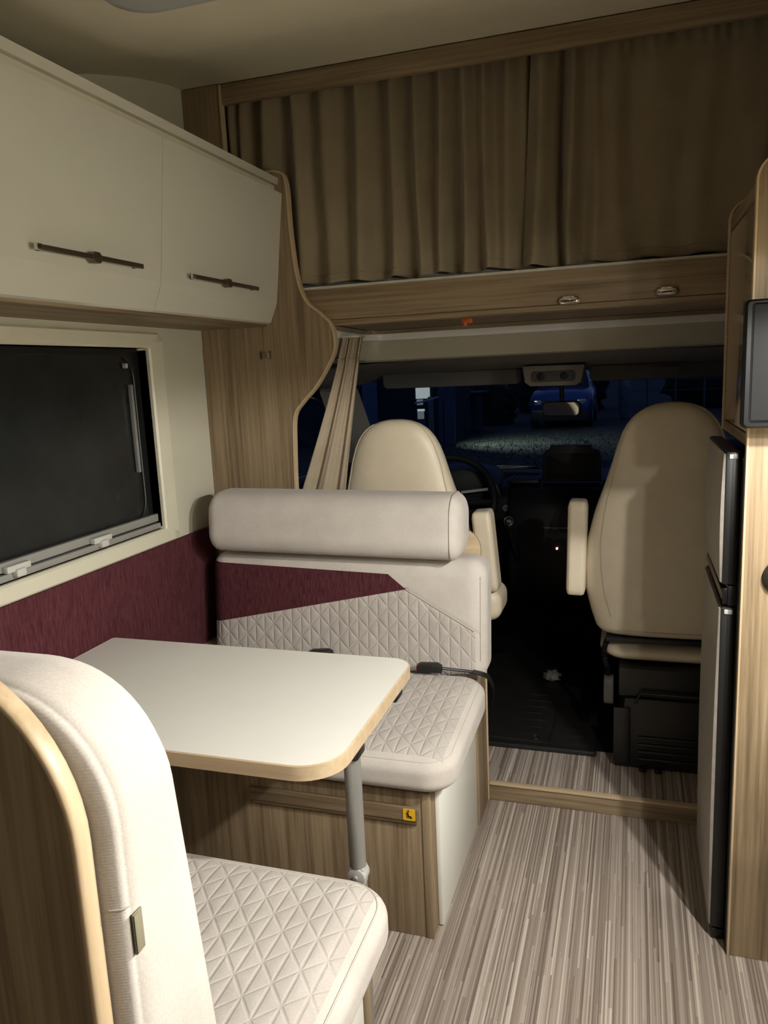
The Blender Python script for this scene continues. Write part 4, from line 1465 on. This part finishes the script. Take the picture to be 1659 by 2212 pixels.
cab_seat('beige leather passenger seat beside the fridge with its armrest folded up', 0.112, 2.385, 0.0, -1, (-0.192, -0.132, 0.602, 0.905, 2.40, 2.48, 1.5), 0.06)
cab_seat('beige leather driver seat behind the steering wheel and far bench', -0.735, 2.385, -0.03, 1, (-0.482, -0.418, 0.60, 0.868, 2.40, 2.49, -5), 0.06)

# rubber floor mat
mat_ = thing('floor_mat', 'black rubber cab mat with raised ribs', 'mat', (-0.3, 2.9, 0.057))
prism('sheet', round_rect(-0.60, -0.105, 2.435, 3.25, 0.02, 4), 'xy', 0.0572, 0.066, 'rubber', mat_, 0.002)
prism('raised_border', round_rect(-0.60, -0.10, 2.418, 2.442, 0.008, 4), 'xy', 0.0572, 0.074, 'rubber', mat_, 0.004)
for k in range(7):
    box('rib', -0.385, -0.30 + 0.008 * (k % 3), 2.52 + 0.055 * k, 2.524 + 0.055 * k, 0.0662, 0.0685, 'rubber', mat_, 0.0008)
tube('tray_rim', smooth_path([(-0.58, 2.475, 0.067), (-0.27, 2.465, 0.067), (-0.255, 2.48, 0.067), (-0.25, 2.75, 0.067)], 4), 0.003, 'rubber', mat_, 6)
torus('emblem_ring', (-0.305, 2.495, 0.067), 0.014, 0.0016, 'rubber', mat_, None, 24)
torus('emblem_core', (-0.305, 2.495, 0.067), 0.007, 0.0014, 'rubber', mat_, None, 16)
for k in range(2):
    box('side_rib', -0.22, -0.145, 2.53 + 0.05 * k, 2.533 + 0.05 * k, 0.0662, 0.068, 'rubber', mat_, 0.0006)
struct(box('floor_cab_carpet', -1.2, 0.62, 2.46, 3.75, 0.0571, 0.0573, 'rubber', bev=0))

# dashboard
da = thing('dashboard', 'black cab dashboard with centre console below the windscreen', 'dashboard', (-0.31, 3.4, 0.06))
dp = smooth_path([(3.22, 0.45), (3.14, 0.55), (3.10, 0.68), (3.10, 0.78), (3.13, 0.822), (3.20, 0.842), (3.40, 0.850), (3.60, 0.846), (3.70, 0.838)], 4) + [(3.72, 0.40), (3.4, 0.40)]
prism('fascia', dp, 'yz', -1.17, 0.55, 'dash_plastic', da, 0.005)
prism('firewall', [(3.42, 0.058), (3.72, 0.058), (3.72, 0.41), (3.35, 0.41)], 'yz', -1.17, 0.55, 'dash_plastic', da)
prism('centre_stack', smooth_path([(3.16, 0.30), (3.06, 0.42), (3.02, 0.60), (3.04, 0.76), (3.10, 0.835)], 4) + [(3.3, 0.835), (3.36, 0.30)], 'yz', -0.47, -0.12, 'dash_plastic', da, 0.012)
prism('instrument_hood', [(-0.92, 0.80), (-0.90, 0.862), (-0.84, 0.905), (-0.66, 0.915), (-0.56, 0.895), (-0.52, 0.85), (-0.50, 0.80)], 'xz', 3.10, 3.36, 'dash_plastic', da, 0.012)
for x0_, x1_ in ((-0.49, -0.36), (-0.11, 0.02)):
    v_ = box('air_vent', x0_, x1_, 3.15, 3.30, 0.846, 0.862, 'dash_plastic', da, 0.006)
    for k in range(6):
        xx = x0_ + 0.015 + k * 0.02
        box('vent_slat', xx, xx + 0.006, 3.16, 3.28, 0.8622, 0.866, 'dash_plastic', v_, 0.001)
box('radio_line', -0.33, -0.16, 3.022, 3.030, 0.690, 0.693, 'rail_grey', da, 0.001)
torus('rotary_knob', (-0.285, 3.018, 0.668), 0.019, 0.0022, 'headliner_dark', da, Matrix.Rotation(math.pi / 2, 4, 'X'), 30)
box('control_panel', -0.335, -0.18, 3.0205, 3.026, 0.625, 0.675, 'black_plastic', da, 0.004)
cyl('standby_led', (-0.277, 3.012, 0.612), 0.0045, 0.006, 'y', 'led_red', da, 12)
sc_ = thing('dash_monitor', 'black monitor block standing on the middle of the dashboard', 'monitor', (-0.23, 3.2, 0.845))
prism('housing', [(-0.352, 0.8505), (-0.118, 0.8505), (-0.120, 0.955), (-0.128, 0.978), (-0.155, 0.984), (-0.157, 0.998), (-0.318, 0.998), (-0.322, 0.984), (-0.340, 0.976), (-0.350, 0.955)], 'xz', 3.19, 3.235, 'black_plastic', sc_, 0.006)
prism('screen', round_rect(-0.335, -0.135, 0.868, 0.966, 0.008, 4), 'xz', 3.187, 3.1896, 'dash_plastic', sc_, 0.001)
gs = thing('gear_lever', 'gear lever with a ringed round knob beside the centre console', 'gear lever', (-0.45, 3.0, 0.55))
tube('shaft', smooth_path([(-0.43, 3.035, 0.55), (-0.443, 2.99, 0.63), (-0.452, 2.96, 0.70)], 5), 0.012, 'dash_plastic', gs, 10)
Mk = Matrix.Rotation(math.radians(62), 4, 'X')
bm = bmesh.new()
bmesh.ops.create_uvsphere(bm, u_segments=20, v_segments=12, radius=0.026)
bmesh.ops.transform(bm, matrix=Matrix.Translation((-0.453, 2.958, 0.722)) @ Matrix.Diagonal((1, 0.9, 1.1, 1)), verts=bm.verts)
from_bm('knob', bm, 'black_plastic', gs, True)
kc = Vector((-0.453, 2.958, 0.722)) + Mk @ Vector((0, 0, 0.0245))
torus('knob_ring', kc, 0.017, 0.0016, 'chrome', gs, Mk, 30)
for (dx, dy) in ((-0.006, 0), (0, 0), (0.006, 0)):
    c0 = kc + Mk @ Vector((dx, -0.006, 0.0015))
    c1 = kc + Mk @ Vector((dx, 0.006, 0.0015))
    tube('shift_pattern', [c0, c1], 0.0008, 'light_plastic', gs, 5)
tube('shift_pattern', [kc + Mk @ Vector((-0.006, 0, 0.0015)), kc + Mk @ Vector((0.006, 0, 0.0015))], 0.0008, 'light_plastic', gs, 5)
ig = thing('ignition_dial', 'small pale round dial right of the steering wheel', 'dial', (-0.49, 3.09, 0.74))
cyl('bezel', (-0.487, 3.092, 0.757), 0.014, 0.012, 'y', 'headliner_dark', ig, 22, 0.002)
torus('dial_ring', (-0.487, 3.085, 0.757), 0.010, 0.0012, 'rail_grey', ig, Matrix.Rotation(math.pi / 2, 4, 'X'), 24)
sw = thing('steering_wheel', 'black steering wheel in front of the driver seat', 'steering wheel', (-0.70, 2.98, 0.7))
Ms = Matrix.Rotation(math.radians(62), 4, 'X')
wc = Vector((-0.705, 2.98, 0.800))
torus('rim', wc, 0.190, 0.0155, 'dash_plastic', sw, Ms, 56)
for a in (0, 180, 270):
    c, s = math.cos(math.radians(a)), math.sin(math.radians(a))
    tube('spoke', [wc + Ms @ Vector((0.04 * c, 0.04 * s, -0.02)), wc + Ms @ Vector((0.186 * c, 0.186 * s, 0))], 0.013, 'dash_plastic', sw, 8)
bm = bmesh.new()
bmesh.ops.create_uvsphere(bm, u_segments=20, v_segments=10, radius=0.065)
bmesh.ops.transform(bm, matrix=Matrix.Translation(wc) @ Ms @ Matrix.Diagonal((1, 1, 0.45, 1)), verts=bm.verts)
from_bm('hub', bm, 'dash_plastic', sw, True)
torus('trim_ring', wc + Ms @ Vector((0, 0, 0.006)), 0.199, 0.003, 'rail_grey', sw, Ms, 56) if False else None
tube('steering_column', [wc + Ms @ Vector((0, 0, -0.02)), wc + Ms @ Vector((0, 0, -0.22))], 0.03, 'dash_plastic', sw, 12)
tube('indicator_stalk', [wc + Vector((0.05, 0.05, 0.03)), wc + Vector((0.16, 0.04, 0.045))], 0.006, 'rail_grey', sw, 8)
pp = thing('dash_papers', 'folded pale papers lying on the dashboard behind the steering wheel', 'papers', (-0.55, 3.3, 0.85))
for k, (dx, dy, rz, dz_) in enumerate(((0, 0, 0.3, 0), (0.05, 0.02, -0.2, 0.004), (-0.10, -0.0, 0.1, 0.006))):
    Mp = Matrix.Translation((-0.53 + dx, 3.44 + dy, 0.858 + dz_)) @ Matrix.Rotation(rz, 4, 'Z') @ Matrix.Rotation(-0.25, 4, 'X')
    bm = bmesh.new()
    bm_box(bm, -0.09, 0.09, -0.05, 0.05, 0.012, 0.0135, 0, M=Mp)
    from_bm('sheet', bm, 'paper', pp)
tissue = thing('crumpled_tissue', 'crumpled pale tissue on the dark cab floor', 'tissue', (-0.30, 3.02, 0.06))
bm = bmesh.new()
bmesh.ops.create_icosphere(bm, subdivisions=3, radius=0.035)
for v in bm.verts:
    nn = v.co.normalized()
    k = 1 + 0.35 * math.sin(7 * nn.x + 3 * nn.z) * math.cos(6 * nn.y) + 0.15 * math.sin(15 * nn.x + 11 * nn.y)
    v.co = Vector((v.co.x * k * 0.9, v.co.y * k, max(-0.012, v.co.z * k * 0.55)))
bmesh.ops.transform(bm, matrix=Matrix.Translation((-0.300, 3.02, 0.080)), verts=bm.verts)
from_bm('tissue_ball', bm, 'headliner', tissue, True)

# ================================================================== outside
GZ = -0.62
gr = box('ground', -60, 60, 3.9, 90, GZ - 0.1, GZ, 'asphalt_grass', None, 0)
struct(gr)
# grass tufts near the lit strip: stuff
rng = np.random.default_rng(2)
V, F = [], []
for _ in range(5000):
    x = rng.uniform(-4.2, 3)
    y = rng.uniform(12, 22.2)
    h = rng.uniform(0.03, 0.09)
    a = rng.uniform(0, math.pi)
    w_ = 0.012
    i = len(V)
    lx_, ly_ = rng.uniform(-0.04, 0.04, 2)
    V += [(x - w_ * math.cos(a), y - w_ * math.sin(a), GZ), (x + w_ * math.cos(a), y + w_ * math.sin(a), GZ), (x + lx_, y + ly_, GZ + h)]
    F.append((i, i + 1, i + 2))
g_ = mesh_from('grass', np.array(V), F, None, 'asphalt_grass')
tag(g_, 'short rough grass in the dark yard beyond the windscreen', 'grass', None, 'stuff')

hs = thing('house', 'dark blue-grey house with one narrow lit glazed door', 'house', (-6.6, 19.5, GZ))
box('wall', -11.0, -4.62, 19.4, 23, GZ + 0.001, 2.6, 'house_dark', hs, 0)
box('corner_board', -4.72, -4.30, 19.32, 19.398, GZ + 0.001, 2.4, 'house_wall', hs, 0.01)
box('corner_board', -6.75, -6.35, 19.30, 19.398, GZ + 0.001, 2.4, 'lit_edge_blue', hs, 0.01)
df = box('door_frame', -5.36, -4.72, 19.33, 19.398, GZ + 0.001, 1.10, 'house_dark', hs, 0.01)
box('pane', -5.30, -4.93, 19.30, 19.328, 0.62, 0.90, 'lit_pane', hs, 0.004)
box('pane', -5.28, -5.12, 19.30, 19.328, 0.46, 0.60, 'lit_pane_dim', hs, 0.004)
box('pane', -5.27, -5.10, 19.30, 19.328, 0.10, 0.36, 'lit_pane_dim', hs, 0.004)
box('pane', -5.27, -5.08, 19.30, 19.328, 0.30, 0.355, 'lit_pane', hs, 0.002)
box('pane', -5.26, -5.06, 19.30, 19.328, -0.42, 0.06, 'house_wall', hs, 0.004)
box('door_jamb', -4.98, -4.84, 19.28, 19.329, -0.45, 0.66, 'concrete', hs, 0.004)
tube('awning_bar', smooth_path([(-5.25, 19.0, 0.52), (-5.0, 18.95, 0.56), (-4.62, 18.9, 0.66)], 5), 0.022, 'paper', hs, 6)
box('door_step', -5.3, -4.6, 18.75, 19.27, GZ + 0.001, GZ + 0.06, 'concrete', hs, 0.02)
shed = thing('garden_shed', 'dark garden hut with a flat ledge beside the lit door', 'shed', (-4.9, 22.9, GZ))
box('hut_wall', -5.30, -4.48, 23.25, 24.2, GZ + 0.001, 0.58, 'house_dark', shed, 0.02)
box('roof_ledge', -5.4, -4.35, 23.05, 24.4, 0.585, 0.625, 'house_wall', shed, 0.01)
for x in (-4.98, -4.86):
    cup = cyl('ledge_cup', (x, 23.2, 0.6955), 0.05, 0.14, 'z', 'concrete', shed, 14, 0.01)
pole = tube('garden_pole', [(-4.42, 18.6, GZ + 0.001), (-4.42, 18.6, 0.62)], 0.022, 'house_dark', None, 8)
tag(pole, 'thin dark garden pole near the lit house door', 'pole')
# outdoor lamp
ol = thing('yard_lamp', 'small yard lamp on the house corner lighting the grass', 'lamp', (-4.26, 19.36, 0.93))
box('lamp_box', -4.301, -4.22, 19.33, 19.39, 0.93, 1.05, 'house_dark', ol, 0.01)
cyl('lamp_lens', (-4.215, 19.35, 0.99), 0.04, 0.008, 'x', 'lit_pane', ol, 16)
yl = area_light('yard_lamp_light', (0.06, 0.0, 0.02), 0.08, 26, (0.80, 0.95, 1.0), (0, 0, 0), 120, ol)
yl.rotation_euler = Vector((0.80, 0.30, -0.60)).to_track_quat('-Z', 'Y').to_euler()

# blue car
car = thing('parked_car', 'blue car parked in the yard seen through the windscreen', 'car', (-2.1, 26.3, GZ))
cxc, cyc, kz = -2.12, 26.3, 1.26
bodyp = [(-0.90, 0.22), (-0.93, 0.55), (-0.91, 0.80), (-0.84, 0.90), (-0.4, 0.93), (0.4, 0.93), (0.84, 0.90), (0.91, 0.80), (0.93, 0.55), (0.90, 0.22)]
rings = []
for y, k, zt in ((cyc - 2.2, 0.90, 0.72), (cyc - 2.12, 0.96, 0.82), (cyc - 1.5, 1.0, 0.90), (cyc - 0.9, 1.0, 0.95), (cyc + 1.6, 1.0, 0.97), (cyc + 2.2, 0.94, 0.85)):
    rings.append([(cxc + x * k, y, GZ + kz * (z if z < 0.6 else 0.6 + (z - 0.6) * (zt - 0.6) / 0.3)) for x, z in bodyp])
loft('body', rings, 'car_blue', car, True, True)
rings = []
for z, k, ya, yb_ in ((0.90, 0.82, -0.95, 1.7), (1.15, 0.76, -0.60, 1.5), (1.38, 0.66, -0.25, 1.2), (1.44, 0.58, -0.05, 1.0)):
    rings.append([(cxc - k, cyc + ya, GZ + kz * z), (cxc + k, cyc + ya, GZ + kz * z), (cxc + k, cyc + yb_, GZ + kz * z), (cxc - k, cyc + yb_, GZ + kz * z)])
loft('cabin', rings[:3], 'car_glass', car, True, 'angle')
loft('roof', rings[2:], 'car_blue', car, True, 'angle')
for sx in (-1, 1):
    for yy in (-1.4, 1.4):
        w_ = cyl('wheel', (cxc + sx * 0.82, cyc + yy, GZ + 0.345), 0.34, 0.22, 'x', 'rubber', car, 24, 0.03)
        cyl('hub', (cxc + sx * 0.935, cyc + yy, GZ + 0.345), 0.2, 0.02, 'x', 'aluminium', w_, 18, 0.005)
    prism('headlamp', round_rect(cxc + sx * 0.66 - 0.13, cxc + sx * 0.66 + 0.13, GZ + 0.74, GZ + 0.90, 0.05, 5), 'xz', cyc - 2.215, cyc - 2.10, 'chrome', car, 0.01)
prism('lower_bumper', round_rect(cxc - 0.84, cxc + 0.84, GZ + 0.26, GZ + 0.60, 0.06, 5), 'xz', cyc - 2.23, cyc - 2.15, 'black_plastic', car, 0.01)
prism('grille', round_rect(cxc - 0.52, cxc + 0.52, GZ + 0.61, GZ + 0.88, 0.05, 5), 'xz', cyc - 2.22, cyc - 2.15, 'black_plastic', car, 0.01)
box('number_plate', cxc - 0.26, cxc + 0.26, cyc - 2.24, cyc - 2.2, GZ + 0.44, GZ + 0.55, 'concrete', car, 0.004)

# far fence and bushes
fe = thing('yard_fence', 'low dark wire fence across the far yard', 'fence', (4, 31, GZ))
for k in range(14):
    tube('post', [(-0.5 + k * 1.0, 31, GZ + 0.001), (-0.5 + k * 1.0, 31, 1.05)], 0.035, 'house_wall', fe, 6)
for z in (0.2, 0.6, 0.98):
    tube('wire', [(-0.5, 31, z), (12.5, 31, z)], 0.012, 'house_wall', fe, 5)
crate = prism('water_tank', round_rect(-0.42, -0.05, 27.8, 28.2, 0.12, 5), 'xy', GZ + 0.001, 1.2, 'concrete', None, 0.03)
tag(crate, 'pale upright tank standing far behind the blue car', 'tank')
for i, (x, y, r) in enumerate(((-4.9, 26.8, 1.0), (-3.0, 34, 1.9), (3.5, 35, 2.2), (9.5, 35, 2.0))):
    bm = bmesh.new()
    bmesh.ops.create_icosphere(bm, subdivisions=4, radius=r)
    for v in bm.verts:
        n = v.co.normalized()
        v.co *= 1 + 0.14 * math.sin(9 * n.x + i) * math.sin(8 * n.y) + 0.09 * math.sin(19 * n.z + 13 * n.x) + random.uniform(-0.05, 0.05)
        v.co.z = max(v.co.z, -r * 0.55)
    bmesh.ops.transform(bm, matrix=Matrix.Translation((x, y, GZ + r * 0.56)), verts=bm.verts)
    o = from_bm('bush', bm, 'tree_dark', None, True)
    tag(o, ['dark rounded bush between garden hut and blue car', 'dark bush directly behind the blue car', 'largest dark bush behind the far yard fence', 'dark bush at the right end of the far fence'][i], 'bush', 'yard bushes')
